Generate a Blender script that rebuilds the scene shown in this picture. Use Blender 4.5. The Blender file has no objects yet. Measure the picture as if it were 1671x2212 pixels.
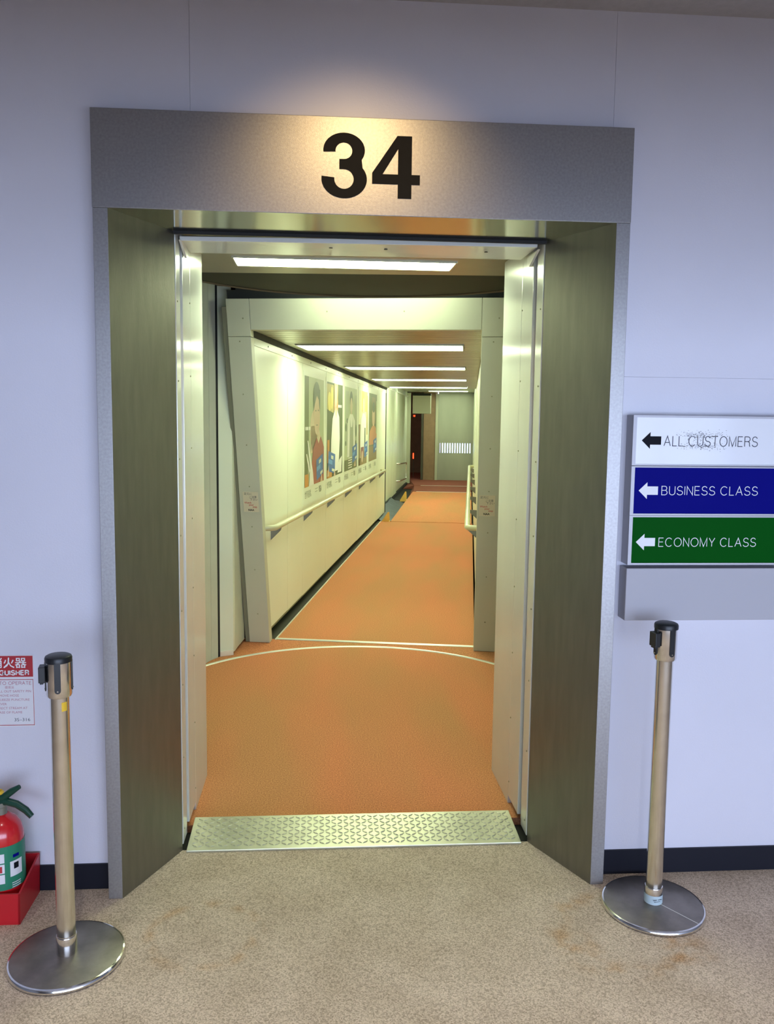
import bpy, bmesh, math, random
from mathutils import Vector, Matrix
random.seed(7)
S = bpy.context.scene
C = S.collection
PI = math.pi

# ---------------------------------------------------------------- camera
CAMX, CAMY, CAMZ = -0.1438, -2.6706, 1.6
YAW, PITCH, ROLL, FPX = 0.0737, 0.1047, -0.0118, 1793.0861
cd = bpy.data.cameras.new('camera')
cam = bpy.data.objects.new('camera', cd); C.objects.link(cam)
cd.sensor_fit = 'VERTICAL'; cd.sensor_height = 36.0
cd.lens = FPX * 36.0 / 2212.0
cd.shift_x = 12.0 / 2212.0; cd.shift_y = -12.0 / 2212.0
cd.clip_start = 0.05; cd.clip_end = 200
_f = Vector((math.sin(YAW)*math.cos(PITCH), math.cos(YAW)*math.cos(PITCH), -math.sin(PITCH)))
_r = Vector((math.cos(YAW), -math.sin(YAW), 0)); _d = _f.cross(_r)
_cr, _sr = math.cos(ROLL), math.sin(ROLL)
_R = _cr*_r + _sr*_d; _D = -_sr*_r + _cr*_d
m = Matrix((( _R.x, -_D.x, -_f.x, CAMX), (_R.y, -_D.y, -_f.y, CAMY), (_R.z, -_D.z, -_f.z, CAMZ), (0,0,0,1)))
cam.matrix_world = m
S.camera = cam

# ---------------------------------------------------------------- world, exposure, daylight
S.view_settings.view_transform = 'Standard'; S.view_settings.look = 'None'
S.view_settings.gamma = 1.0; S.view_settings.use_curve_mapping = False
S.view_settings.exposure = 0.0
WORLD_STRENGTH = 13.2
wd = bpy.data.worlds.new('overcast_sky'); S.world = wd; wd.use_nodes = True
bg = wd.node_tree.nodes['Background']
bg.inputs[0].default_value = (0.585, 0.715, 1.0, 1); bg.inputs[1].default_value = WORLD_STRENGTH
TUBE = (0.87, 1.0, 0.68)          # greenish fluorescent tubes
TUBE_STRENGTH = 14.0
VEST_STRENGTH = 38.0
SPOT_WATTS = 34.0
DOWN_WATTS = 75.0
# daylight portals in the terminal windows (guide the sky light, add none of their own)
def portal(x, y, z, sx, sz):
    l = bpy.data.lights.new('window_portal', 'AREA'); l.shape = 'RECTANGLE'; l.size = sx; l.size_y = sz
    l.cycles.is_portal = True
    o = bpy.data.objects.new('window_portal', l); C.objects.link(o); o.location = (x, y, z)
    o.rotation_euler = (PI/2, 0, 0)      # faces +y
    return o
ROOM_BACK = -6.2
ROOM_L, ROOM_R = -4.2, 4.6
CEIL_Z = 2.905
WIN_Z0, WIN_Z1 = 0.10, 1.9
WINS = [(-1.75, -1.15), (-1.0, 0.9), (1.05, 2.7), (2.85, 4.4)]
SHADE_SOFFIT_Y, SHADE_SOFFIT_Z = -2.3, 1.85
for a, b in WINS:
    portal((a+b)/2, ROOM_BACK-0.12, (WIN_Z0+WIN_Z1)/2, b-a, WIN_Z1-WIN_Z0)

# ---------------------------------------------------------------- materials
MATS = {}
def mat(name, col, rough=0.5, metal=0.0, var=0.0, vscale=8.0, bump=0.0, bscale=60.0, emit=None, estr=0.0,
        coat=0.0, stretch=None, spec=0.5, col2=None, detail=4.0):
    if name in MATS: return MATS[name]
    mt = bpy.data.materials.new(name); mt.use_nodes = True
    nt = mt.node_tree; n = nt.nodes; L = nt.links; b = n['Principled BSDF']
    b.inputs['Base Color'].default_value = (*col, 1)
    b.inputs['Roughness'].default_value = rough; b.inputs['Metallic'].default_value = metal
    b.inputs['Specular IOR Level'].default_value = spec
    b.inputs['Coat Weight'].default_value = coat; b.inputs['Coat Roughness'].default_value = 0.08
    if emit:
        b.inputs['Emission Color'].default_value = (*emit, 1); b.inputs['Emission Strength'].default_value = estr
    tc = n.new('ShaderNodeTexCoord'); mp = n.new('ShaderNodeMapping')
    L.new(tc.outputs['Object'], mp.inputs[0])
    if stretch: mp.inputs['Scale'].default_value = stretch
    if var > 0 or col2:
        ns = n.new('ShaderNodeTexNoise'); ns.inputs['Scale'].default_value = vscale; ns.inputs['Detail'].default_value = detail
        L.new(mp.outputs[0], ns.inputs['Vector'])
        cr = n.new('ShaderNodeValToRGB')
        c2 = col2 if col2 else tuple(min(1, c*(1+var)) for c in col)
        c1 = col if col2 else tuple(c*(1-var) for c in col)
        cr.color_ramp.elements[0].position = 0.3; cr.color_ramp.elements[1].position = 0.7
        cr.color_ramp.elements[0].color = (*c1, 1); cr.color_ramp.elements[1].color = (*c2, 1)
        L.new(ns.outputs['Fac'], cr.inputs[0]); L.new(cr.outputs[0], b.inputs['Base Color'])
    if bump > 0:
        nb = n.new('ShaderNodeTexNoise'); nb.inputs['Scale'].default_value = bscale; nb.inputs['Detail'].default_value = 3
        L.new(mp.outputs[0], nb.inputs['Vector'])
        bp = n.new('ShaderNodeBump'); bp.inputs['Strength'].default_value = bump; bp.inputs['Distance'].default_value = 0.01
        L.new(nb.outputs['Fac'], bp.inputs['Height']); L.new(bp.outputs[0], b.inputs['Normal'])
    MATS[name] = mt
    return mt

M_wall2 = mat('room_wall', (0.30, 0.30, 0.33), 0.6, var=0.02)
M_wall = mat('painted_wall', (0.72, 0.71, 0.79), 0.42, var=0.02, vscale=3, bump=0.05, bscale=220, coat=0.12)
M_ceil = mat('ceiling_board', (0.45, 0.43, 0.43), 0.9, var=0.05, vscale=40, bump=0.2, bscale=150)
M_base = mat('dark_baseboard', (0.009, 0.010, 0.018), 0.5, spec=0.25)
M_steel = mat('satin_steel', (0.36, 0.35, 0.35), 0.43, 0.85, var=0.10, vscale=130, bump=0.06, bscale=400)
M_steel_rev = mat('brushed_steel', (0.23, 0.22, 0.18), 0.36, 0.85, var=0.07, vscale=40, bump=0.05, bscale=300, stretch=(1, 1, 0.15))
M_soff = mat('polished_steel', (0.40, 0.39, 0.34), 0.13, 1.0, var=0.05, vscale=6)
M_chrome = mat('worn_chrome', (0.78, 0.77, 0.75), 0.12, 1.0, var=0.10, vscale=30)
M_pole = mat('pole_steel', (0.78, 0.76, 0.70), 0.14, 1.0, var=0.06, vscale=20)
M_basep = mat('scuffed_steel', (0.25, 0.225, 0.20), 0.42, 0.9, var=0.2, vscale=16, bump=0.05, bscale=90)
M_black = mat('black_plastic', (0.010, 0.011, 0.013), 0.4)
M_num = mat('number_print', (0.012, 0.011, 0.009), 0.8, spec=0.15)
M_white = mat('gloss_white_paint', (0.70, 0.71, 0.66), 0.2, var=0.03, vscale=3, coat=0.35)
def jamb_metal():
    mt = mat('jamb_enamel', (0.70, 0.71, 0.66), 0.22, metal=0.25, var=0.03, vscale=3)
    nt = mt.node_tree; b = nt.nodes['Principled BSDF']; b.inputs['Anisotropic'].default_value = 0.85
    b.inputs['Anisotropic Rotation'].default_value = 0.0
    tg = nt.nodes.new('ShaderNodeTangent'); tg.direction_type = 'RADIAL'; tg.axis = 'Z'; nt.links.new(tg.outputs[0], b.inputs['Tangent'])
    return mt
M_jamb = jamb_metal()
M_whitesat = mat('satin_white_panel', (0.70, 0.74, 0.57), 0.3, var=0.03, vscale=2.5, coat=0.25)
M_frame = mat('frame_paint', (0.49, 0.50, 0.375), 0.42, var=0.03, vscale=3)
M_wp = mat('cream_wall_panel', (0.74, 0.77, 0.61), 0.36, var=0.02, vscale=2)
M_seam = mat('seam_gasket', (0.24, 0.24, 0.14), 0.7)
M_dark = mat('dark_rubber', (0.012, 0.013, 0.013), 0.8)
M_void = mat('void_black', (0.01, 0.01, 0.01), 0.95)
M_slat = mat('ceiling_slat_metal', (0.36, 0.345, 0.24), 0.3, 0.7, var=0.12, vscale=5, bump=0.08, bscale=14)
M_ceilv = mat('vestibule_ceiling_metal', (0.30, 0.27, 0.19), 0.36, 0.6, var=0.12, vscale=4, bump=0.03, bscale=10)
M_strip = mat('aluminium_strip', (0.86, 0.86, 0.76), 0.32, 0.6)
M_plate = mat('tread_plate_metal', (0.66, 0.66, 0.50), 0.30, 0.75, var=0.08, vscale=12)
M_gut = mat('gutter_dark', (0.07, 0.065, 0.045), 0.6)
M_rail = mat('rail_vinyl', (0.52, 0.50, 0.30), 0.3, var=0.05, coat=0.2)
M_brk = mat('bracket_grey', (0.22, 0.22, 0.18), 0.45, 0.5)
M_diff = mat('tube_diffuser', (0.9, 0.9, 0.85), 0.5, emit=TUBE, estr=TUBE_STRENGTH)
M_diff2 = mat('vestibule_diffuser', (0.9, 0.9, 0.85), 0.5, emit=TUBE, estr=VEST_STRENGTH)
M_end = mat('end_wall_metal', (0.36, 0.38, 0.285), 0.35, 0.3, var=0.10, vscale=2.5, stretch=(1, 1, 0.25))
M_tube = mat('bare_tube', (0.9, 0.9, 0.85), 0.5, emit=TUBE, estr=60.0)
M_galv = mat('far_panel_metal', (0.70, 0.75, 0.60), 0.3, 0.0, var=0.07, vscale=2.5, stretch=(1, 1, 0.2))
M_brown = mat('brown_panel', (0.30, 0.19, 0.11), 0.6, var=0.1)
M_redcar = mat('dark_red_carpet', (0.26, 0.07, 0.045), 0.95, var=0.12, vscale=60)
M_red = mat('extinguisher_red', (0.62, 0.012, 0.018), 0.22, coat=0.5)
M_redbox = mat('red_plastic', (0.52, 0.012, 0.02), 0.35)
M_greenh = mat('green_handle', (0.006, 0.05, 0.03), 0.35)
M_greenl = mat('green_label', (0.02, 0.22, 0.12), 0.4)
M_yel = mat('yellow_plastic', (0.85, 0.55, 0.04), 0.4)
M_wedge = mat('yellow_wedge_paint', (0.72, 0.42, 0.08), 0.5, var=0.1)
M_blue = mat('blue_vinyl_flap', (0.035, 0.06, 0.085), 0.35, var=0.4, vscale=6, bump=0.3, bscale=10)
M_redlamp = mat('red_lamp', (0.8, 0.05, 0.02), 0.4, emit=(1.0, 0.06, 0.015), estr=3.0)
M_cablamp = mat('cab_lamp', (0.8, 0.7, 0.5), 0.4, emit=(1.0, 0.66, 0.45), estr=16.0)
M_signfr = mat('sign_frame', (0.42, 0.41, 0.44), 0.42, 0.3)
M_signbox = mat('sign_box_grey', (0.46, 0.45, 0.49), 0.5)
M_sw = mat('sign_white', (0.80, 0.81, 0.85), 0.3, coat=0.2)
M_sb = mat('sign_blue', (0.003, 0.004, 0.20), 0.5, spec=0.03)
M_sg = mat('sign_green', (0.001, 0.085, 0.006), 0.5, spec=0.03)
M_ink = mat('ink_black', (0.008, 0.009, 0.014), 0.6, spec=0.1)
M_inkg = mat('ink_grey', (0.06, 0.065, 0.09), 0.6, spec=0.1)
M_inkw = mat('ink_white', (0.85, 0.86, 0.88), 0.4)
M_inkr = mat('ink_red', (0.45, 0.02, 0.03), 0.5)
M_inkrose = mat('ink_faded_rose', (0.50, 0.20, 0.26), 0.5)
M_paper = mat('paper_white', (0.78, 0.77, 0.80), 0.45)
M_cream = mat('notice_cream', (0.60, 0.55, 0.38), 0.45)
M_label = mat('pale_blue_label', (0.50, 0.62, 0.66), 0.5)

# terminal carpet: beige speckle with stanchion ring stains
def terminal_carpet():
    mt = bpy.data.materials.new('beige_carpet'); mt.use_nodes = True
    nt = mt.node_tree; n = nt.nodes; L = nt.links; b = n['Principled BSDF']
    b.inputs['Roughness'].default_value = 0.95; b.inputs['Specular IOR Level'].default_value = 0.15
    tc = n.new('ShaderNodeTexCoord')
    def noise(sc, det=3):
        q = n.new('ShaderNodeTexNoise'); q.inputs['Scale'].default_value = sc; q.inputs['Detail'].default_value = det
        L.new(tc.outputs['Object'], q.inputs['Vector']); return q
    def ramp(src, p0, c0, p1, c1):
        r = n.new('ShaderNodeValToRGB'); r.color_ramp.elements[0].position = p0; r.color_ramp.elements[1].position = p1
        r.color_ramp.elements[0].color = (*c0, 1); r.color_ramp.elements[1].color = (*c1, 1); L.new(src, r.inputs[0]); return r
    def mix(f, a, bb, mode='MIX'):
        x = n.new('ShaderNodeMix'); x.data_type = 'RGBA'; x.blend_type = mode
        if isinstance(f, float): x.inputs[0].default_value = f
        else: L.new(f, x.inputs[0])
        L.new(a, x.inputs[6])
        if isinstance(bb, tuple): x.inputs[7].default_value = (*bb, 1)
        else: L.new(bb, x.inputs[7])
        return x.outputs[2]
    vo = n.new('ShaderNodeTexVoronoi'); vo.inputs['Scale'].default_value = 270; L.new(tc.outputs['Object'], vo.inputs['Vector'])
    sp = n.new('ShaderNodeSeparateColor'); L.new(vo.outputs['Color'], sp.inputs[0])
    c = ramp(sp.outputs[0], 0.0, (0.37, 0.295, 0.22), 0.85, (0.70, 0.58, 0.455)).outputs[0]
    blot = ramp(noise(5).outputs['Fac'], 0.35, (0.84, 0.82, 0.80), 0.7, (1, 1, 1)).outputs[0]
    c = mix(1.0, c, blot, 'MULTIPLY')
    sep = n.new('ShaderNodeSeparateXYZ'); L.new(tc.outputs['Object'], sep.inputs[0])
    wob = noise(14, 2)
    for (x, y, r, wdt, st) in ((-0.50, -0.21, 0.165, 0.03, 0.5), (0.80, -0.27, 0.19, 0.05, 0.55), (0.98, -0.36, 0.05, 0.05, 0.5), (0.66, -0.36, 0.05, 0.06, 0.35)):
        d = n.new('ShaderNodeVectorMath'); d.operation = 'DISTANCE'; L.new(tc.outputs['Object'], d.inputs[0]); d.inputs[1].default_value = (x, y, 0)
        s = n.new('ShaderNodeMath'); s.operation = 'SUBTRACT'; L.new(d.outputs['Value'], s.inputs[0]); s.inputs[1].default_value = r
        a = n.new('ShaderNodeMath'); a.operation = 'ABSOLUTE'; L.new(s.outputs[0], a.inputs[0])
        mr = n.new('ShaderNodeMapRange'); mr.inputs[1].default_value = wdt; mr.inputs[2].default_value = 0.0
        mr.inputs[3].default_value = 0; mr.inputs[4].default_value = st; L.new(a.outputs[0], mr.inputs[0])
        wr = n.new('ShaderNodeMapRange'); wr.inputs[1].default_value = 0.42; wr.inputs[2].default_value = 0.62; L.new(wob.outputs['Fac'], wr.inputs[0])
        mm = n.new('ShaderNodeMath'); mm.operation = 'MULTIPLY'; L.new(mr.outputs[0], mm.inputs[0]); L.new(wr.outputs[0], mm.inputs[1])
        tint = mix(1.0, c, (0.86, 0.62, 0.36), 'MULTIPLY')
        x2 = n.new('ShaderNodeMix'); x2.data_type = 'RGBA'; L.new(mm.outputs[0], x2.inputs[0]); L.new(c, x2.inputs[6]); L.new(tint, x2.inputs[7]); c = x2.outputs[2]
    L.new(c, b.inputs['Base Color'])
    bp = n.new('ShaderNodeBump'); bp.inputs['Strength'].default_value = 0.25; bp.inputs['Distance'].default_value = 0.004
    L.new(vo.outputs['Distance'], bp.inputs['Height']); bp.invert = True; L.new(bp.outputs[0], b.inputs['Normal'])
    return mt
M_carpet = terminal_carpet()

def orange_carpet(name, c0, c1, worn):
    mt = bpy.data.materials.new(name); mt.use_nodes = True
    nt = mt.node_tree; n = nt.nodes; L = nt.links; b = n['Principled BSDF']
    b.inputs['Roughness'].default_value = 0.95; b.inputs['Specular IOR Level'].default_value = 0.15
    tc = n.new('ShaderNodeTexCoord')
    q = n.new('ShaderNodeTexNoise'); q.inputs['Scale'].default_value = 170; q.inputs['Detail'].default_value = 2
    L.new(tc.outputs['Object'], q.inputs['Vector'])
    r = n.new('ShaderNodeValToRGB'); r.color_ramp.elements[0].position = .35; r.color_ramp.elements[1].position = .65
    r.color_ramp.elements[0].color = (*c0, 1); r.color_ramp.elements[1].color = (*c1, 1); L.new(q.outputs['Fac'], r.inputs[0])
    # worn walking line (greyer, flattened pile) in patches
    q2 = n.new('ShaderNodeTexNoise'); q2.inputs['Scale'].default_value = 1.3; q2.inputs['Detail'].default_value = 2
    mp = n.new('ShaderNodeMapping'); mp.inputs['Scale'].default_value = (1.6, 0.35, 1); L.new(tc.outputs['Object'], mp.inputs[0]); L.new(mp.outputs[0], q2.inputs['Vector'])
    mr = n.new('ShaderNodeMapRange'); mr.inputs[1].default_value = .38; mr.inputs[2].default_value = .62; L.new(q2.outputs['Fac'], mr.inputs[0]); mr.inputs[4].default_value = 0.85
    x = n.new('ShaderNodeMix'); x.data_type = 'RGBA'; L.new(mr.outputs[0], x.inputs[0]); L.new(r.outputs[0], x.inputs[6])
    m2 = n.new('ShaderNodeMix'); m2.data_type = 'RGBA'; m2.blend_type = 'MULTIPLY'; m2.inputs[0].default_value = 1; L.new(r.outputs[0], m2.inputs[6]); m2.inputs[7].default_value = (*worn, 1)
    L.new(m2.outputs[2], x.inputs[7]); L.new(x.outputs[2], b.inputs['Base Color'])
    bp = n.new('ShaderNodeBump'); bp.inputs['Strength'].default_value = 0.4; bp.inputs['Distance'].default_value = 0.004
    q3 = n.new('ShaderNodeTexNoise'); q3.inputs['Scale'].default_value = 260; L.new(tc.outputs['Object'], q3.inputs['Vector'])
    L.new(q3.outputs['Fac'], bp.inputs['Height']); L.new(bp.outputs[0], b.inputs['Normal'])
    return mt
M_orange = orange_carpet('orange_carpet', (0.47, 0.165, 0.075), (0.74, 0.29, 0.135), (0.82, 1.06, 1.0))

# ---------------------------------------------------------------- mesh helpers
def link(o, parent=None):
    C.objects.link(o)
    if parent is not None: o.parent = parent
    return o
def tag(o, label=None, cat=None, group=None, kind=None):
    if label: o['label'] = label
    if cat: o['category'] = cat
    if group: o['group'] = group
    if kind: o['kind'] = kind
    return o
def thing(name, label, cat, loc=(0, 0, 0), rotz=0.0, group=None):
    o = bpy.data.objects.new(name, None); o.empty_display_size = 0.1
    C.objects.link(o); o.location = loc; o.rotation_euler = (0, 0, rotz)
    return tag(o, label, cat, group)
def mesh(name, vs, fs, mt=None, parent=None, smooth=False, fix=True):
    me = bpy.data.meshes.new(name); me.from_pydata([tuple(v) for v in vs], [], fs); me.update()
    if fix:
        bm = bmesh.new(); bm.from_mesh(me); bmesh.ops.recalc_face_normals(bm, faces=bm.faces); bm.to_mesh(me); bm.free()
    if smooth: me.shade_smooth()
    o = bpy.data.objects.new(name, me)
    if mt: me.materials.append(mt)
    return link(o, parent)
def bmobj(name, bm, mt, parent=None, smooth=False):
    me = bpy.data.meshes.new(name); bmesh.ops.recalc_face_normals(bm, faces=bm.faces); bm.to_mesh(me); bm.free()
    if smooth: me.shade_smooth()
    me.materials.append(mt); o = bpy.data.objects.new(name, me)
    return link(o, parent)
def box(name, x, y, z, mt, parent=None, bev=0.0):
    bm = bmesh.new(); bmesh.ops.create_cube(bm, size=1)
    for v in bm.verts:
        v.co = Vector(((x[0]+x[1])/2+v.co.x*(x[1]-x[0]), (y[0]+y[1])/2+v.co.y*(y[1]-y[0]), (z[0]+z[1])/2+v.co.z*(z[1]-z[0])))
    if bev > 0: bmesh.ops.bevel(bm, geom=list(bm.edges), offset=bev, segments=2, affect='EDGES', profile=0.5)
    return bmobj(name, bm, mt, parent)
def hexa(name, b4, t4, mt, parent=None, bev=0.0):
    """solid from 4 bottom and 4 top points"""
    vs = list(b4)+list(t4)
    fs = [(0,1,2,3),(4,5,6,7),(0,1,5,4),(1,2,6,5),(2,3,7,6),(3,0,4,7)]
    if bev > 0:
        bm = bmesh.new(); bv = [bm.verts.new(v) for v in vs]
        for f in fs: bm.faces.new([bv[i] for i in f])
        bmesh.ops.recalc_face_normals(bm, faces=bm.faces)
        bmesh.ops.bevel(bm, geom=list(bm.edges), offset=bev, segments=2, affect='EDGES', profile=0.5)
        return bmobj(name, bm, mt, parent)
    return mesh(name, vs, fs, mt, parent)
def prism(name, poly, a, b, axis, mt, parent=None, bev=0.0):
    """extrude 2D polygon between a and b along axis ('x','y','z')"""
    def P(p, t):
        return (t, p[0], p[1]) if axis == 'x' else (p[0], t, p[1]) if axis == 'y' else (p[0], p[1], t)
    n = len(poly)
    vs = [P(p, a) for p in poly]+[P(p, b) for p in poly]
    fs = [tuple(range(n)), tuple(range(n, 2*n))]+[(i, (i+1) % n, n+(i+1) % n, n+i) for i in range(n)]
    if bev > 0:
        bm = bmesh.new(); bv = [bm.verts.new(v) for v in vs]
        for f in fs: bm.faces.new([bv[i] for i in f])
        bmesh.ops.recalc_face_normals(bm, faces=bm.faces)
        bmesh.ops.bevel(bm, geom=list(bm.edges), offset=bev, segments=2, affect='EDGES', profile=0.5)
        return bmobj(name, bm, mt, parent)
    return mesh(name, vs, fs, mt, parent)
def lathe(name, prof, mt, parent=None, n=48, smooth=True, center=(0, 0, 0)):
    vs, fs = [], []
    k = len(prof)
    for i in range(n):
        a = 2*PI*i/n
        for r, z in prof: vs.append((center[0]+r*math.cos(a), center[1]+r*math.sin(a), center[2]+z))
    for i in range(n):
        j = (i+1) % n
        for q in range(k-1): fs.append((i*k+q, j*k+q, j*k+q+1, i*k+q+1))
    bm = bmesh.new(); bv = [bm.verts.new(v) for v in vs]
    for f in fs: bm.faces.new([bv[i] for i in f])
    bmesh.ops.remove_doubles(bm, verts=bm.verts, dist=1e-5)
    o = bmobj(name, bm, mt, parent, smooth)
    if smooth:
        o.data.set_sharp_from_angle(angle=math.radians(35))
    return o
def tube(name, pts, r, mt, parent=None, n=14, caps=True, flat=1.0):
    """round tube along a polyline (parallel-transport frames)"""
    P = [Vector(p) for p in pts]; vs, fs = [], []
    up = None
    for i, p in enumerate(P):
        t = (P[min(i+1, len(P)-1)]-P[max(i-1, 0)]).normalized()
        if up is None:
            up = Vector((0, 0, 1)) if abs(t.z) < 0.9 else Vector((1, 0, 0))
        s = t.cross(up).normalized(); up = s.cross(t).normalized()
        rr = r[i] if isinstance(r, (list, tuple)) else r
        for k in range(n):
            a = 2*PI*k/n; vs.append(p+s*(rr*math.cos(a)*flat)+up*(rr*math.sin(a)))
    for i in range(len(P)-1):
        for k in range(n):
            fs.append((i*n+k, i*n+(k+1) % n, (i+1)*n+(k+1) % n, (i+1)*n+k))
    if caps: fs += [tuple(range(n)), tuple(range((len(P)-1)*n, len(P)*n))]
    o = mesh(name, vs, fs, mt, parent, smooth=True)
    o.data.set_sharp_from_angle(angle=math.radians(40))
    return o
def fillet(pts, r, seg=6):
    P = [Vector(p) for p in pts]; out = [P[0]]
    for i in range(1, len(P)-1):
        a = (P[i-1]-P[i]).normalized(); b = (P[i+1]-P[i]).normalized()
        s, e = P[i]+a*r, P[i]+b*r
        for k in range(seg+1):
            t = k/seg; out.append((1-t)**2*s+2*t*(1-t)*P[i]+t*t*e)
    out.append(P[-1]); return out
def flat(name, polys, mt, parent=None, y=0.0, loc=None):
    """flat print: list of 2D polygons in the XZ plane, facing -y"""
    vs, fs = [], []
    for p in polys:
        k = len(vs); vs += [(q[0], y, q[1]) for q in p]; fs.append(tuple(range(k, k+len(p))))
    me = bpy.data.meshes.new(name); me.from_pydata(vs, [], fs); me.update()
    bm = bmesh.new(); bm.from_mesh(me)
    for f in bm.faces:
        if f.normal.y > 0: f.normal_flip()
    bm.to_mesh(me); bm.free()
    me.materials.append(mt); o = bpy.data.objects.new(name, me); link(o, parent)
    if loc: o.location = loc
    return o
def ell(cx, cz, rx, rz, n=20, a0=0, a1=360):
    return [(cx+rx*math.cos(math.radians(a0+(a1-a0)*i/n)), cz+rz*math.sin(math.radians(a0+(a1-a0)*i/n))) for i in range(n if abs(a1-a0) == 360 else n+1)]

def R(s0, s1, t0, t1): return [(s0, t0), (s1, t0), (s1, t1), (s0, t1)]
# screws share one mesh
_scr = {}
def screw(parent, loc, axis, r=0.004, mt=None):
    mt = mt or M_seam
    key = (r, mt.name)
    if key not in _scr:
        bm = bmesh.new(); bmesh.ops.create_cone(bm, cap_ends=True, segments=8, radius1=r, radius2=r*0.8, depth=0.003)
        me = bpy.data.meshes.new('screw'); bm.to_mesh(me); bm.free(); me.materials.append(mt); _scr[key] = me
    o = bpy.data.objects.new('screw', _scr[key]); link(o, parent); o.location = loc
    o.rotation_euler = {'x': (0, PI/2, 0), 'y': (PI/2, 0, 0), 'z': (0, 0, 0)}[axis]
    return o

# ---------------------------------------------------------------- lettering
def arc(cx, cy, rx, ry, a0, a1, n=12):
    return [(cx+rx*math.cos(math.radians(a0+(a1-a0)*i/n)), cy+ry*math.sin(math.radians(a0+(a1-a0)*i/n))) for i in range(n+1)]
GL = {
 'A': (.68, [[(0,0),(.34,1),(.68,0)], [(.12,.35),(.56,.35)]]),
 'B': (.56, [[(0,.53),(0,1),(.30,1)]+arc(.30,.765,.21,.235,90,-90)+[(0,.53),(0,0),(.31,0)]+arc(.31,.265,.25,.265,-90,90)]),
 'C': (.70, [arc(.37,.5,.37,.5,42,318,22)]),
 'E': (.50, [[(.49,1),(0,1),(0,0),(.50,0)], [(0,.53),(.45,.53)]]),
 'F': (.48, [[(.49,1),(0,1),(0,0)], [(0,.52),(.43,.52)]]),
 'G': (.72, [arc(.38,.5,.38,.5,42,330,22)+[(.72,.46),(.42,.46)], [(.72,.46),(.72,0)]]),
 'H': (.58, [[(0,0),(0,1)], [(.58,0),(.58,1)], [(0,.52),(.58,.52)]]),
 'I': (.0, [[(0,0),(0,1)]]),
 'L': (.44, [[(0,1),(0,0),(.45,0)]]),
 'M': (.72, [[(0,0),(0,1),(.36,0),(.72,1),(.72,0)]]),
 'N': (.58, [[(0,0),(0,1),(.58,0),(.58,1)]]),
 'O': (.78, [arc(.39,.5,.39,.5,90,450,28)]),
 'P': (.54, [[(0,0),(0,1),(.30,1)]+arc(.30,.74,.24,.26,90,-90)+[(0,.48)]]),
 'R': (.58, [[(0,0),(0,1),(.33,1)]+arc(.33,.755,.23,.245,90,-90)+[(0,.51)], [(.33,.51),(.45,.47),(.52,.37),(.53,.12),(.58,0)]]),
 'S': (.56, [arc(.28,.745,.25,.255,18,270,16)+arc(.28,.245,.29,.245,90,-168,16)[0:]]),
 'T': (.56, [[(0,1),(.56,1)], [(.28,1),(.28,0)]]),
 'U': (.58, [[(0,1),(0,.29)]+arc(.29,.29,.29,.29,180,360)+[(.58,1)]]),
 'W': (.94, [[(0,1),(.23,0),(.47,1),(.71,0),(.94,1)]]),
 'X': (.6, [[(0,0),(.6,1)], [(0,1),(.6,0)]]),
 'Y': (.62, [[(0,1),(.31,.43),(.62,1)], [(.31,.43),(.31,0)]]),
 ' ': (.16, []),
}
def ribbon(pts, w):
    """quads of a stroked polyline with mitred joins (2D)"""
    P = [Vector(p) for p in pts]
    Q = [P[0]]
    for p in P[1:]:
        if (p-Q[-1]).length > 1e-4: Q.append(p)
    P = Q; closed = (P[0]-P[-1]).length < 1e-3
    if closed: P = P[:-1]
    n = len(P); Lf, Rt = [], []
    for i in range(n):
        a = P[(i-1) % n] if (closed or i > 0) else None
        b = P[(i+1) % n] if (closed or i < n-1) else None
        d1 = (P[i]-a).normalized() if a is not None else None
        d2 = (b-P[i]).normalized() if b is not None else None
        if d1 is None: d1 = d2
        if d2 is None: d2 = d1
        n1 = Vector((-d1.y, d1.x)); n2 = Vector((-d2.y, d2.x)); mm = n1+n2
        if mm.length < 0.2: mm = n1
        mm.normalize(); s = w/2/max(0.35, mm.dot(n1))
        Lf.append(P[i]+mm*s); Rt.append(P[i]-mm*s)
    out = []
    for i in range(n if closed else n-1):
        j = (i+1) % n; out.append([tuple(Lf[i]), tuple(Lf[j]), tuple(Rt[j]), tuple(Rt[i])])
    return out
def strokes(text, cap, wt, track=0.2, width=None):
    """polygons for a line of text, origin at left baseline; wt = stroke as share of cap height"""
    adv = 0; glyphs = []
    for ch in text:
        w, pl = GL[ch]; glyphs.append((adv, pl)); adv += w+track
    total = adv-track
    sx = cap*(1-wt) if width is None else (width-cap*wt)/total
    sz = cap*(1-wt); o = cap*wt/2; polys = []
    for a, pl in glyphs:
        for line in pl:
            polys += ribbon([(o+(a+p[0])*sx, o+p[1]*sz) for p in line], cap*wt)
    return polys
def fonttext(name, s, size, mt, parent=None, loc=(0, 0, 0), off=0.0, sx=1.0, align='LEFT'):
    cu = bpy.data.curves.new('t', 'FONT'); cu.body = s; cu.size = size; cu.offset = off*size; cu.align_x = align
    cu.resolution_u = 2
    to = bpy.data.objects.new('t', cu); C.objects.link(to)
    dg = bpy.context.evaluated_depsgraph_get(); dg.update()
    me = bpy.data.meshes.new_from_object(to.evaluated_get(dg))
    for v in me.vertices: v.co = Vector((v.co.x*sx, 0, v.co.y))
    bpy.data.objects.remove(to); bpy.data.curves.remove(cu)
    me.name = name; me.materials.clear(); me.materials.append(mt)
    o = bpy.data.objects.new(name, me); link(o, parent); o.location = loc
    return o

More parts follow.
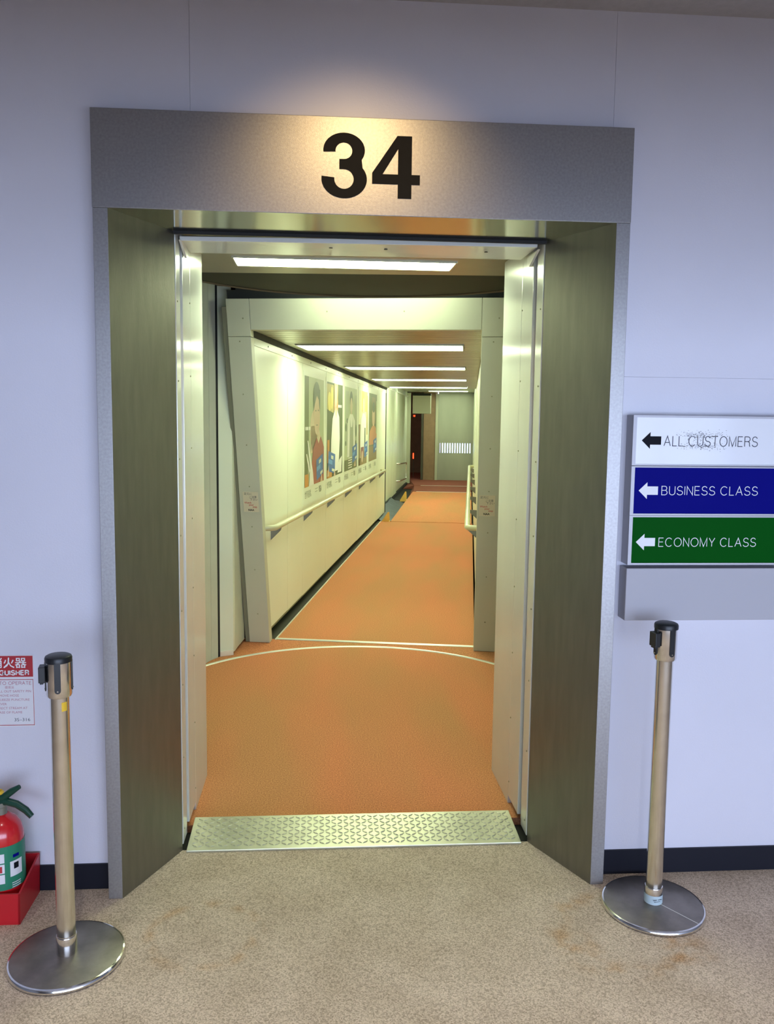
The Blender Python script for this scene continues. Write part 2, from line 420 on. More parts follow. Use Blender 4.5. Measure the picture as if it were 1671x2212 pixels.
# ---------------------------------------------------------------- tunnel frame of reference
TYAW = math.radians(10.25)
TO = Vector((CAMX, CAMY, 0))
Tv = Vector((math.sin(TYAW), math.cos(TYAW), 0)); Uv = Vector((math.cos(TYAW), -math.sin(TYAW), 0))
def TW(u, v, w): return TO+Uv*u+Tv*v+Vector((0, 0, w))
def tstruct(o):
    o.location = TO; o.rotation_euler = (0, 0, -TYAW); return o
def tthing(name, label, cat, u, v, w, group=None, turn=0.0):
    return thing(name, label, cat, TW(u, v, w), -TYAW+turn, group)
def struct(name, label=None):
    o = bpy.data.objects.new(name, None); o.empty_display_size = 0.2; C.objects.link(o); o['kind'] = 'structure'
    if label: o['label'] = label
    return o
def st(o): o['kind'] = 'structure'; return o

PD = 0.071       # terminal wall face (portal face is y = 0)
LBL = {}
# ================================================================= TERMINAL ROOM
st(box('floor', (ROOM_L, ROOM_R), (ROOM_BACK, 0.305), (-0.06, 0), M_carpet))
st(box('ceiling', (ROOM_L, ROOM_R), (ROOM_BACK, PD+0.1), (CEIL_Z, CEIL_Z+0.1), M_ceil))
st(box('ceiling', (ROOM_L, ROOM_R), (ROOM_BACK, SHADE_SOFFIT_Y), (SHADE_SOFFIT_Z, CEIL_Z), M_ceil))     # unseen low soffit, added to shade the upper front wall
st(box('wall_left', (ROOM_L-0.1, ROOM_L), (ROOM_BACK, PD+0.1), (0, CEIL_Z), M_wall2))
st(box('wall_right', (ROOM_R, ROOM_R+0.1), (ROOM_BACK, PD+0.1), (0, CEIL_Z), M_wall2))
# front wall: backing with opening, panels proud with fine joints
wf = struct('wall_front')
OPX, OPZ = 0.80, 2.45
wy0, wy1 = PD+0.006, PD+0.11
for nm, xa, xb, za, zb in (('wall_backing', ROOM_L, -OPX, 0, CEIL_Z), ('wall_backing', OPX, ROOM_R, 0, CEIL_Z), ('wall_backing', -OPX, OPX, OPZ, CEIL_Z)):
    box(nm, (xa, xb), (wy0, wy1), (za, zb), M_wall, wf)
g = 0.0004
def wpanel(poly): prism('wall_panel', poly, PD, PD+0.007, 'y', M_wall, wf)
def rect(x0, x1, z0, z1): return [(x0+g, z0), (x1-g, z0), (x1-g, z1), (x0+g, z1)]
for xa, xb in ((ROOM_L, -3.25), (-3.25, -1.9), (2.15, 3.5), (3.5, ROOM_R)): wpanel(rect(xa, xb, 0, CEIL_Z))
wpanel([(-1.9+g, 0), (-OPX, 0), (-OPX, OPZ), (-0.554-g, OPZ), (-0.554-g, CEIL_Z), (-1.9+g, CEIL_Z)])
wpanel(rect(-0.554, 0.797, OPZ, CEIL_Z))
wpanel([(OPX, 0), (2.15-g, 0), (2.15-g, 1.751-g), (OPX, 1.751-g)])
wpanel([(OPX, 1.751+g), (2.15-g, 1.751+g), (2.15-g, CEIL_Z), (0.797+g, CEIL_Z), (0.797+g, OPZ), (OPX, OPZ)])
# window wall behind the camera
wb = struct('wall_back')
edges = [ROOM_L]+[e for a, b in WINS for e in (a, b)]+[ROOM_R]
for i in range(0, len(edges), 2): box('wall_pier', (edges[i], edges[i+1]), (ROOM_BACK-0.1, ROOM_BACK), (0, CEIL_Z), M_wall2, wb)
for a, b in WINS:
    box('wall_sill', (a, b), (ROOM_BACK-0.1, ROOM_BACK), (0, WIN_Z0), M_wall2, wb)
    box('wall_head', (a, b), (ROOM_BACK-0.1, ROOM_BACK), (WIN_Z1, CEIL_Z), M_wall2, wb)
for i, (a, b) in enumerate(WINS):
    w = struct('window_%d' % (i+1))
    for x0, x1, z0, z1 in ((a, a+.05, WIN_Z0, WIN_Z1), (b-.05, b, WIN_Z0, WIN_Z1), (a+.05, b-.05, WIN_Z0, WIN_Z0+.05), (a+.05, b-.05, WIN_Z1-.05, WIN_Z1), ((a+b)/2-.03, (a+b)/2+.03, WIN_Z0+.05, WIN_Z1-.05)):
        box('window_frame', (x0, x1), (ROOM_BACK-0.09, ROOM_BACK-0.03), (z0, z1), M_brk, w)
# baseboard
st(box('baseboard_front', (ROOM_L, -0.842), (PD-0.008, PD), (0, 0.088), M_base))
st(box('baseboard_front', (0.842, ROOM_R), (PD-0.008, PD), (0, 0.088), M_base))

# spotlight aimed at the gate number
SPX, SPY, SPZ = 0.0, -0.92, CEIL_Z-0.075
dl = thing('spotlight', 'small ceiling spotlight aimed at the gate number', 'light', (SPX, SPY, CEIL_Z))
lathe('ceiling_rose', [(0, 0), (0.04, 0), (0.04, -0.012), (0.008, -0.014), (0.008, -0.05), (0, -0.05)], M_white, dl, 24)
aim = Vector((-0.04-SPX, 0.0-SPY, 2.10-SPZ)).normalized()
hdq = aim.to_track_quat('-Z', 'Y').to_euler()
sh_ = lathe('lamp_head', [(0.036, -0.045), (0.040, -0.045), (0.040, 0.03), (0.030, 0.05), (0, 0.05), (0, 0.044), (0.028, 0.044), (0.036, 0.03), (0.036, -0.045)], M_white, dl, 28)
sh_.location = (0, 0, -0.075); sh_.rotation_euler = hdq
sl = bpy.data.lights.new('halogen_spot', 'SPOT'); sl.energy = SPOT_WATTS; sl.color = (1.0, 0.68, 0.30)
sl.spot_size = math.radians(70); sl.spot_blend = 1.0; sl.shadow_soft_size = 0.028
so = bpy.data.objects.new('halogen_bulb', sl); link(so, dl); so.location = Vector((0, 0, -0.075))+aim*0.03
so.rotation_euler = hdq

# recessed downlights over the gate area
def downlight(label, x, y):
    d = thing('downlight', label, 'light', (x, y, CEIL_Z), 0, 'recessed downlights over the gate area')
    lathe('trim_ring', [(0.060, 0.0), (0.075, 0.0), (0.075, -0.006), (0.058, -0.006), (0.055, 0.0)], M_white, d, 24)
    lathe('reflector', [(0.055, -0.003), (0.050, -0.0015), (0.0, -0.0012)], M_chrome, d, 24)
    l = bpy.data.lights.new('downlight_bulb', 'SPOT'); l.energy = DOWN_WATTS; l.color = (1.0, 0.94, 0.90)
    l.spot_size = math.radians(80); l.spot_blend = 0.8; l.shadow_soft_size = 0.04
    o = bpy.data.objects.new('downlight_bulb', l); link(o, d); o.location = (0, 0, -0.012)
for x, lb in ((-1.7, 'far left'), (-0.6, 'centre left'), (0.6, 'centre right'), (1.7, 'far right')):
    downlight('round recessed downlight over the gate area, %s of four' % lb, x, -1.55)

# ================================================================= GATE PORTAL
HW, ZT, ZB, PWID = 0.8425, 2.5254, 2.2334, 0.0455
RX, RY = 0.6485, 0.305
gp = thing('gate_portal', 'brushed steel gate surround with splayed sides and number 34 on its lintel', 'gate frame', (0, 0, 0))
box('lintel', (-HW, HW), (0, PD), (ZB, ZT), M_steel, gp, 0.0015)
box('lintel_soffit', (-0.80, 0.80), (0.003, 0.292), (ZB-0.0005, ZB+0.02), M_soff, gp)
for s in (-1, 1):
    a = HW-0.0014; b = a-PWID
    p = [(s*a, 0), (s*b, 0), (s*b, 0.02), (s*a, PD)] if False else [(s*a, 0.0), (s*b, 0.0), (s*(b-0.0), 0.012), (s*a, PD)]
    post = prism('post', [(s*a, 0.0), (s*b, 0.0), (s*(b+0.004), 0.02), (s*(a-0.004), PD), (s*a, PD)], 0, ZB-0.0006, 'z', M_steel, gp, 0.001)
    t = 0.01
    prism('reveal_panel', [(s*b, 0.0005), (s*RX, RY), (s*(RX+t), RY), (s*(b+0.003), 0.012)], 0, ZB-0.0006, 'z', M_steel_rev, gp)
# number 34
CH = 0.19
def num3():
    return [ell(.49, .735, .46, .265, 40, 187, -32)+ell(.495, .295, .505, .295, 44, 36, -188)+ell(.49, .295, .215, .15, 30, -188, 90)
            +[(.385, .445), (.385, .60)]+ell(.485, .725, .185, .125, 30, -90, 187)]
def scale(polys, x0, z0, kx, kz): return [[(x0+p[0]*kx, z0+p[1]*kz) for p in q] for q in polys]
three = num3()
xs = [p[0] for q in three for p in q]; zs = [p[1] for q in three for p in q]
three = [[((p[0]-min(xs))/(max(xs)-min(xs)), (p[1]-min(zs))/(max(zs)-min(zs))) for p in q] for q in three]
n3 = flat('number_three', scale(three, -0.145, 2.282, 0.141, 0.196), M_num, gp, -0.0012)
four = [[(0, .225), (.43, .225), (.43, .385), (.175, .385), (0, .40)], [(0, .40), (.175, .385), (.43, .79), (.43, 1.0), (.415, 1.0)],
        [(.43, 0), (.66, 0), (.66, 1.0), (.43, 1.0)], [(.66, .225), (.80, .225), (.80, .385), (.66, .385)]]
flat('number_four', scale(four, 0.012, 2.286, 0.187, 0.188), M_num, gp, -0.0012)

# ================================================================= THRESHOLD, VESTIBULE
tp = thing('threshold_plate', 'shiny diamond tread metal ramp plate across the gate threshold', 'ramp plate', (0, 0.29, 0))
def pz(y): return 0.006+(y-0.285)*0.10
hexa('plate', [(-0.632, -0.005, 0.0), (0.622, -0.005, 0.0), (0.621, 0.212, 0.0), (-0.632, 0.212, 0.0)],
     [(-0.632, -0.005, 0.008), (0.622, -0.005, 0.008), (0.621, 0.212, 0.03), (-0.632, 0.212, 0.03)], M_plate, tp, 0.0015)
bm = bmesh.new()
nx, ny = 52, 9
for i in range(nx):
    for j in range(ny):
        cx = -0.618+1.228*(i+0.5)/nx; cy = 0.012+0.19*(j+0.5)/ny
        a = math.radians(38 if (i+j) % 2 else -38); Lh, Wh = 0.0135, 0.0042
        z = 0.008+(cy+0.005)*(0.022/0.217)
        ca, sa = math.cos(a), math.sin(a)
        vs = [bm.verts.new((cx+ca*p-sa*q, cy+sa*p+ca*q, z+h)) for p, q, h in ((-Lh, 0, 0), (0, -Wh, 0), (Lh, 0, 0), (0, Wh, 0), (-Lh*.55, 0, .0032), (Lh*.55, 0, .0032))]
        for f in ((0,1,4),(1,5,4),(1,2,5),(2,3,5),(3,4,5),(3,0,4)): bm.faces.new([vs[k] for k in f])
tl = bmobj('tread_lugs', bm, M_plate, tp); tl['kind'] = 'stuff'

JX0, JY0, JY1, JZ = 0.646, 0.312, 0.958, 2.28
for s, nm in ((-1, 'trim_1'), (1, 'trim_2')):
    j = struct(nm)
    def jp(name, y0, y1, x0, mt, z0=0.0, z1=JZ, th=0.03):
        return box(name, tuple(sorted((s*x0, s*(x0+th)))), (y0, y1), (z0, z1), mt, j, 0.002)
    jp('front_panel', JY0, 0.398, JX0, M_jamb, 0.02)
    jp('groove_panel', 0.400, 0.452, JX0+0.012, M_signbox, 0.02)
    jp('jamb_panel', 0.454, 0.624, JX0, M_jamb, 0.035)
    jp('jamb_panel', 0.6255, JY1, JX0, M_jamb, 0.0)
    jp('jamb_backing', JY0, JY1, JX0+0.034, M_dark, 0.0, JZ, 0.06)
    for k in range(8):
        z = 0.07+k*0.276
        screw(j, (s*(JX0-0.001), 0.336, z), 'x', 0.0035); screw(j, (s*(JX0-0.001), 0.612, z+0.03), 'x', 0.0035)
hd = struct('trim_3')
hexa('header_panel', [(-0.638, 0.352, 2.212), (0.632, 0.352, 2.222), (0.632, 0.60, 2.224), (-0.638, 0.60, 2.218)],
     [(-0.638, 0.352, 2.227), (0.632, 0.352, 2.242), (0.632, 0.60, 2.284), (-0.638, 0.60, 2.284)], M_white, hd, 0.002)
for s in (-1, 1):
    prism('header_bracket', [(0.345, 2.214), (0.50, 2.214), (0.50, 2.18), (0.47, 2.175)], s*0.632, s*0.640, 'x', M_white, hd)
box('header_gap', (-0.66, 0.66), (0.293, 0.351), (2.240, 2.30), M_dark, hd); box('gap_lip', (-0.648, 0.648), (0.288, 0.300), (2.222, 2.2325), M_dark, hd)
for x in (-0.5, -0.11, 0.09, 0.46): screw(hd, (x, 0.43, 2.2165), 'z', 0.007, M_gut)

# rotunda floor, ceiling, ring
RCX, RCY, RR = 0.05, 1.82, 1.222
fr = struct('floor')
M_or = M_orange
def arcpts(r, a0, a1, n=48, c=(RCX, RCY)): return [(c[0]+r*math.cos(math.radians(a0+(a1-a0)*i/n)), c[1]+r*math.sin(math.radians(a0+(a1-a0)*i/n))) for i in range(n+1)]
prism('rotunda_carpet', [(-0.70, 0.495), (0.70, 0.495), (0.70, 0.97)]+[(1.2, 1.2)]+arcpts(RR, -20, 200, 60)+[(-1.1, 1.2), (-0.70, 0.97)], -0.05, 0.0, 'z', M_or, fr)
tc_ = [TW(-2.2, 5.80, 0), TW(1.0, 5.80, 0)]
prism('landing_carpet', [(p.x, p.y) for p in tc_]+[(1.7, 1.6), (-1.6, 1.6)], -0.06, -0.002, 'z', M_or, fr)
box('subfloor', (-0.9, 0.9), (0.25, 0.6), (-0.1, -0.03), M_dark, fr)
rs = thing('floor_ring', 'curved bright metal strip edging the round vestibule carpet', 'floor trim', (RCX, RCY, 0))
outer = arcpts(RR+0.030, 12, 168, 60, (0, 0)); inner = arcpts(RR, 12, 168, 60, (0, 0))
bm = bmesh.new()
rows = []
for p, q in zip(inner, outer):
    mx, my = (p[0]+q[0])/2, (p[1]+q[1])/2
    rows.append([bm.verts.new((p[0], p[1], -0.004)), bm.verts.new((p[0]*.25+q[0]*.75-(q[0]-p[0])*.5, p[1]*.75+q[1]*.25, 0.005)), bm.verts.new((p[0]*.25+q[0]*.75, p[1]*.25+q[1]*.75, 0.005)), bm.verts.new((q[0], q[1], -0.004))])
for a, b in zip(rows[:-1], rows[1:]):
    for k in range(3): bm.faces.new((a[k], b[k], b[k+1], a[k+1]))
bmobj('ring_strip', bm, M_strip, rs)

# vestibule ceiling: flat metal up to a circular rim
cv = struct('ceiling')
CZV = 2.286
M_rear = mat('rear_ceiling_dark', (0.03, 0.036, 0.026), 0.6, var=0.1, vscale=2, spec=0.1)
rim = arcpts(1.014, -8, 188, 48, (0.07, 1.075))
prism('metal_ceiling', [(-0.75, 0.33), (0.75, 0.33), (1.05, 0.80), (1.03, 1.30), (-0.90, 1.45), (-0.92, 0.80)], CZV, CZV+0.03, 'z', M_ceilv, cv)
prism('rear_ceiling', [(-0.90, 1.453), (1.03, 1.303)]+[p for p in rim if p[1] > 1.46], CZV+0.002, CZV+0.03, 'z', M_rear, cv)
bm = bmesh.new(); rws = []
for x, y in rim: rws.append([bm.verts.new((x, y, CZV)), bm.verts.new((x+ (x-.07)*.012, y+(y-1.075)*.012, CZV-0.006)), bm.verts.new((x+(x-.07)*.02, y+(y-1.075)*.02, CZV+0.04))])
for a, b in zip(rws[:-1], rws[1:]):
    bm.faces.new((a[0], b[0], b[1], a[1])); bm.faces.new((a[1], b[1], b[2], a[2]))
bmobj('ceiling_rim', bm, M_gut, cv)

# curved rotunda walls (left and right of the vestibule)
M_rot = mat('rotunda_panel', (0.50, 0.52, 0.42), 0.4, var=0.04)
rw = struct('wall_rotunda')
def arcwall(r, a0, a1, n, name, mt, z0=0.0, z1=2.62, th=0.03):
    i = arcpts(r, a0, a1, n); o = arcpts(r+th, a0, a1, n)
    prism(name, i+o[::-1], z0, z1, 'z', mt, rw)
segs = [(147.6, 142.8), (153, 147.9), (161, 153.3), (172, 161.3), (184, 172.3), (197, 184.3), (211, 197.3)]
for a, b in segs:
    arcwall(1.268, a, b, 3, 'curtain_panel', M_rot)
for P0, P1 in (((-0.935, 2.590), (-0.899, 2.652)), ((-0.898, 2.655), (-0.859, 2.755)), ((-0.858, 2.758), (-0.823, 2.818))):
    prism('curtain_panel', [P0, P1, (P1[0]-0.03, P1[1]+0.012), (P0[0]-0.03, P0[1]+0.012)], 0, 2.5, 'z', M_rot, rw)
for a, b in ((-31, -17.3), (-17, -4.3), (-4, 8.7), (9, 21.7), (22, 34)):
    arcwall(1.268, a, b, 3, 'curtain_panel', M_rot)
# left connecting plate (white, angled, running to the leaning frame)
lp = struct('trim_4')
A, B_, Cc = (-0.812, 2.842), (-0.728, 2.880), (-0.684, 3.215)
prism('plate_front', [A, B_, (B_[0]-0.005, B_[1]+0.02), (A[0]-0.006, A[1]+0.02)], 0.02, 2.44, 'z', M_whitesat, lp)
prism('plate_return', [B_, (-0.720, 2.905), (-0.708, 3.03), Cc, (Cc[0]-0.02, Cc[1]), (B_[0]-0.015, B_[1]+0.02)], 0.02, 2.40, 'z', M_whitesat, lp)
prism('plate_foot', [(A[0]+.002, A[1]-0.008), (B_[0]+.002, B_[1]-0.008), B_, A], 0.0, 0.035, 'z', M_strip, lp)
prism('gasket', [(-0.823, 2.820), (-0.812, 2.842), (-0.84, 2.86), (-0.85, 2.83)], 0, 2.44, 'z', M_dark, lp)
# unseen shell added to keep daylight out of the bridge
sh = struct('wall_blackout')
pts = [Vector((-2.0, 0.16, 0)), Vector((2.0, 0.16, 0)), TW(1.2, 21.58, 0), TW(-4.0, 21.58, 0)]
vs = [(p.x, p.y, -0.35) for p in pts]+[(p.x, p.y, 3.1) for p in pts]
mesh('blackout_skin', vs, [(0,1,2,3), (4,5,6,7), (1,2,6,5), (3,0,4,7)], M_void, sh)
box('blackout_skin', (-2.0, -0.80), (0.14, 0.165), (-0.3, 3.1), M_void, sh)
box('blackout_skin', (0.80, 2.0), (0.14, 0.165), (-0.3, 3.1), M_void, sh)
box('blackout_skin', (-0.80, 0.80), (0.14, 0.165), (2.44, 3.1), M_void, sh)

# ================================================================= LEANING TUNNEL FRAME
FL = 0.228
M_edge = mat('olive_edge', (0.20, 0.20, 0.13), 0.6)
def fv(w): return 5.69-FL*w
UL, UR, LW, FT = -1.392, 0.055, 0.148, 0.075
WI, WO = 2.15, 2.338
tf = tthing('bridge_frame', 'white leaning portal frame at the mouth of the tunnel', 'door frame', 0, 0, 0)
def lean(name, u0, u1, w0, w1, mt, th=FT, off=0.0, bev=0.003):
    return hexa(name, [(u0, fv(w0)+off, w0), (u1, fv(w0)+off, w0), (u1, fv(w0)+off+th, w0), (u0, fv(w0)+off+th, w0)],
                [(u0, fv(w1)+off, w1), (u1, fv(w1)+off, w1), (u1, fv(w1)+off+th, w1), (u0, fv(w1)+off+th, w1)], mt, tf, bev)
lean('leg', UL-LW, UL, 0.0, 2.108, M_frame); lean('leg', UR, UR+LW, 0.0, 2.108, M_frame)
lean('corner_plate', UL-LW, UL, 2.110, WO, M_frame); lean('corner_plate', UR, UR+LW, 2.110, WO, M_frame)
lean('header', UL+0.001, UR-0.001, WI, WO, M_frame)
lean('edge_strip', UL-LW-0.031, UL-LW-0.001, 0.0, 2.29, M_edge, 0.02, 0.012, 0.0)
for uu in (UL-LW/2, UR+LW/2):
    for w in (0.22, 0.55, 0.86, 1.14, 1.42, 1.75, 2.08, 2.22):
        sc = screw(tf, (uu+(0.03 if w > 2.2 else 0), fv(w)-0.001, w), 'y', 0.005)
for uu in (-0.9, -0.42): screw(tf, (uu, fv(2.26)-0.001, 2.26), 'y', 0.005)
# black packing behind and beside the frame
bl = struct('trim_5')
M_bel = M_dark
def belw(u0, u1, w0, w1, off=0.076, th=0.02):
    return hexa('bellows', [(u0, fv(w0)+off, w0), (u1, fv(w0)+off, w0), (u1, fv(w0)+off+th, w0), (u0, fv(w0)+off+th, w0)],
                [(u0, fv(w1)+off, w1), (u1, fv(w1)+off, w1), (u1, fv(w1)+off+th, w1), (u0, fv(w1)+off+th, w1)], M_bel, bl)
belw(UL-LW-0.01, UL-0.03, 0.0, 2.40); belw(UR+0.03, UR+LW+0.6, 0.0, 2.8); belw(UL-0.1, UR+0.1, WI+0.03, 2.8)
tstruct(bl)
# metal strip at the tunnel mouth
ms = tthing('floor_strip', 'straight bright metal strip across the carpet at the tunnel mouth', 'floor trim', -0.66, 5.80, 0)
prism('strip_bar', [(-0.016, 0), (-0.011, 0.006), (0.011, 0.006), (0.016, 0)], -0.715, 0.715, 'x', M_strip, ms)

# ================================================================= TUNNEL, FIRST SECTION
WL, WR = -1.42, 0.078
V0, V1 = 5.80, 13.95
def cz(v): return 2.155-0.0038*(v-5.2)
HV = 12.90
tfl = struct('floor'); tstruct(tfl)
box('tunnel_carpet', (-1.375, 0.062), (V0, HV), (-0.05, 0.0), M_orange, tfl)
def ramp(v): return 0.0 if v < HV else (v-HV)*0.006
hexa('ramp_carpet', [(-1.215, HV+0.003, -0.05), (0.05, HV+0.003, -0.05), (0.05, 18.1, -0.05), (-1.225, 18.1, -0.05)],
     [(-1.215, HV+0.003, 0.006), (0.05, HV+0.003, 0.006), (0.05, 18.1, ramp(18.1)), (-1.225, 18.1, ramp(18.1))], M_orange, tfl)
hexa('cab_carpet', [(-1.30, 18.14, -0.05), (0.05, 18.14, -0.05), (0.05, 19.7, -0.05), (-1.35, 19.7, -0.05)],
     [(-1.22, 18.14, ramp(18.14)), (0.05, 18.14, ramp(18.14)), (0.05, 19.7, ramp(19.7)), (-1.30, 19.7, ramp(19.7))], M_redcar, tfl)
hexa('cab_carpet', [(-1.60, 19.74, -0.05), (0.2, 19.74, -0.05), (0.2, 21.5, -0.05), (-1.60, 21.5, -0.05)],
     [(-1.30, 19.74, ramp(19.7)), (0.2, 19.74, ramp(19.7)), (0.2, 21.5, ramp(21.5)), (-1.55, 21.5, ramp(21.5))], M_redcar, tfl)
for v in (18.12, 19.72):
    box('carpet_strip', (-1.15, 0.05), (v-0.02, v+0.02), (ramp(v)-0.01, ramp(v)+0.004), M_strip, tfl)
box('gutter', (-1.62, -1.375), (5.76, HV+0.4), (-0.08, -0.035), M_gut, tfl)
box('gutter_edge', (-1.377, -1.366), (5.78, HV), (-0.01, 0.004), M_strip, tfl)
box('side_gap', (-2.0, 0.3), (HV, 21.5), (-0.12, -0.06), M_dark, tfl)

wl = struct('wall_tunnel_left'); tstruct(wl)
seams = [5.77, 6.40, 6.99, 8.15, 9.31, 10.44, 11.55, 12.72, V1]
def lpanel(root, u, sgn, va, vb, w0, w1, mt, slant=False):
    gg = 0.004
    va_b, va_t = (va, va-FL*2.10) if slant else (va+gg, va+gg)
    b4 = [(u, va_b, w0), (u, vb-gg, w0), (u+sgn*0.012, vb-gg, w0), (u+sgn*0.012, va_b, w0)]
    t4 = [(u, va_t, w1), (u, vb-gg, w1), (u+sgn*0.012, vb-gg, w1), (u+sgn*0.012, va_t, w1)]
    return hexa('wall_panel', b4, t4, mt, root)
for a, b in zip(seams[:-1], seams[1:]):
    lpanel(wl, WL, -1, a, b, 0.075-0.006*(a-5.8), cz((a+b)/2)-0.035, M_wp, a == seams[0])
hexa('wall_backing', [(WL-0.010, 5.77, 0.05), (WL-0.010, V1, 0.03), (WL-0.06, V1, 0.03), (WL-0.06, 5.77, 0.05)],
     [(WL-0.010, 5.29, 2.3), (WL-0.010, V1, 2.3), (WL-0.06, V1, 2.3), (WL-0.06, 5.29, 2.3)], M_seam, wl)
hexa('top_trim', [(WL+0.006, 5.29, cz(5.3)-0.085), (WL+0.006, V1, cz(V1)-0.085), (WL-0.01, V1, cz(V1)-0.085), (WL-0.01, 5.29, cz(5.3)-0.085)],
     [(WL+0.006, 5.27, cz(5.3)-0.036), (WL+0.006, V1, cz(V1)-0.036), (WL-0.01, V1, cz(V1)-0.036), (WL-0.01, 5.27, cz(5.3)-0.036)], M_wp, wl)
hexa('ceiling_gasket', [(WL+0.012, 5.26, cz(5.3)-0.036), (WL+0.012, V1, cz(V1)-0.034), (WL-0.02, V1, cz(V1)-0.034), (WL-0.02, 5.26, cz(5.3)-0.036)],
     [(WL+0.03, 5.24, cz(5.3)+0.005), (WL+0.03, V1, cz(V1)+0.005), (WL-0.02, V1, cz(V1)+0.005), (WL-0.02, 5.24, cz(5.3)+0.005)], M_dark, wl)
for k in range(11): 
    v = 5.75+k*0.78
    screw(wl, (WL+0.0075, v, cz(v)-0.06), 'x', 0.006, M_dark)
box('end_stop', (WL-0.06, WL+0.01), (V1, V1+0.03), (0.03, cz(V1)-0.03), M_dark, wl)

wr = struct('wall_tunnel_right'); tstruct(wr)
for a, b in zip(seams[:-1], seams[1:]):
    lpanel(wr, WR, 1, a, b, 0.02, cz((a+b)/2)-0.02, M_wp, a == seams[0])
hexa('wall_backing', [(WR+0.010, 5.77, -0.05), (WR+0.010, 21.5, -0.05), (WR+0.06, 21.5, -0.05), (WR+0.06, 5.77, -0.05)],
     [(WR+0.010, 5.29, 2.4), (WR+0.010, 21.5, 2.4), (WR+0.06, 21.5, 2.4), (WR+0.06, 5.29, 2.4)], M_seam, wr)
for a, b in ((13.98, 16.4), (16.42, 18.9), (18.92, 21.4)):
    box('wall_panel', (WR-0.004, WR+0.008), (a, b), (0.03, 2.25), M_galv, wr)

# slatted ceiling
LIGHTS = [(6.23, 6.69), (8.66, 9.10), (11.02, 11.48), (13.40, 13.86)]
LU0, LU1 = -1.315, -0.072
ct = struct('ceiling'); tstruct(ct)
pitch = 0.115; v = 5.25
while v < V1:
    vb = min(v+pitch-0.004, V1)
    spans = [(WL-0.0, WR)]
    for a, b in LIGHTS:
        if vb > a-0.02 and v < b+0.02: spans = [(WL, LU0-0.012), (LU1+0.012, WR)]
    for u0, u1 in spans:
        zc = cz(v)
        prism('ceiling_slat', [(v, zc+0.012), (v+0.006, zc), (vb-0.006, zc), (vb, zc+0.012)], u0, u1, 'x', M_slat, ct)
    v += pitch
box('ceiling_backing', (WL-0.05, WR+0.05), (5.28, V1), (2.19, 2.22), M_dark, ct)

def ceiling_light(label, root_args, u0, u1, v0, v1, w, grp='ceiling light panels along the bridge', inw=True):
    cu, cvv = (u0+u1)/2, (v0+v1)/2
    if inw: t = tthing('ceiling_light', label, 'light', cu, cvv, w, grp)
    else: t = thing('ceiling_light', label, 'light', (cu, cvv, w), 0, grp)
    hx, hy = (u1-u0)/2, (v1-v0)/2
    box('diffuser', (-hx, hx), (-hy, hy), (-0.002, 0.012), M_diff if inw else M_diff2, t)
    for x0, x1, y0, y1 in ((-hx-.008, hx+.008, -hy-.008, -hy), (-hx-.008, hx+.008, hy, hy+.008), (-hx-.008, -hx, -hy, hy), (hx, hx+.008, -hy, hy)):
        box('light_frame', (x0, x1), (y0, y1), (-0.006, 0.014), M_slat, t)
    return t
ordn = ['light panel nearest the tunnel mouth, in the slatted ceiling', 'second light panel along the slatted tunnel ceiling', 'third light panel along the slatted tunnel ceiling', 'fourth light panel, last in the slatted tunnel ceiling']
for (a, b), lb in zip(LIGHTS, ordn): ceiling_light('long white '+lb, None, LU0, LU1, a, b, cz((a+b)/2)-0.001)
ceiling_light('wide white light panel in the vestibule ceiling just inside the gate', None, -0.520, 0.440, 1.01, 1.195, CZV-0.001, inw=False)

tb = thing('tube_light', 'bare fluorescent tube tucked behind the vestibule ceiling rim', 'light', (0.16, 2.22, 2.345), -TYAW)
tube('glass_tube', [(-0.45, 0, 0), (0.45, 0, 0)], 0.016, M_tube, tb, 12)
box('batten', (-0.5, 0.5), (-0.03, 0.03), (0.03, 0.06), M_white, tb); box('lamp_holder', (-0.48, -0.45), (-0.018, 0.018), (-0.018, 0.03), M_white, tb); box('lamp_holder', (0.45, 0.48), (-0.018, 0.018), (-0.018, 0.03), M_white, tb)
# handrails
def handrail(label, u_wall, sgn, v0, v1, w0, w1, off=0.075):
    t = tthing('handrail', label, 'handrail', u_wall, v0, w0, 'handrails on the tunnel walls')
    sl = (w1-w0)/(v1-v0)
    ln = v1-v0
    tube('rail', fillet([(0, 0, 0), (-sgn*off, 0.0+0.02, 0), (-sgn*off, ln-0.02, w1-w0), (0, ln, w1-w0)], 0.05), 0.021, M_rail, t)
    n = 7 if ln > 7 else 6
    for k in range(n):
        d = 0.22+(ln-0.44)*k/(n-1); z = sl*d
        b = prism('bracket', [(0, z-0.115), (0, z-0.035), (-sgn*(off-0.01), z-0.030), (-sgn*(off-0.005), z-0.045)], 0, 0.006, 'y', M_brk, t)
        b.location = (0, d, 0)
        tube('bracket_arm', [(-sgn*off*0.9, d+0.003, z-0.04), (-sgn*off, d+0.003, z-0.015)], 0.007, M_brk, t, 8)
    return t
handrail('cream tubular handrail below the posters on the left tunnel wall', WL, -1, 5.62, 13.25, 0.835, 0.785)
handrail('cream tubular handrail on the right tunnel wall', WR, 1, 6.02, 14.6, 0.82, 0.80, 0.085)

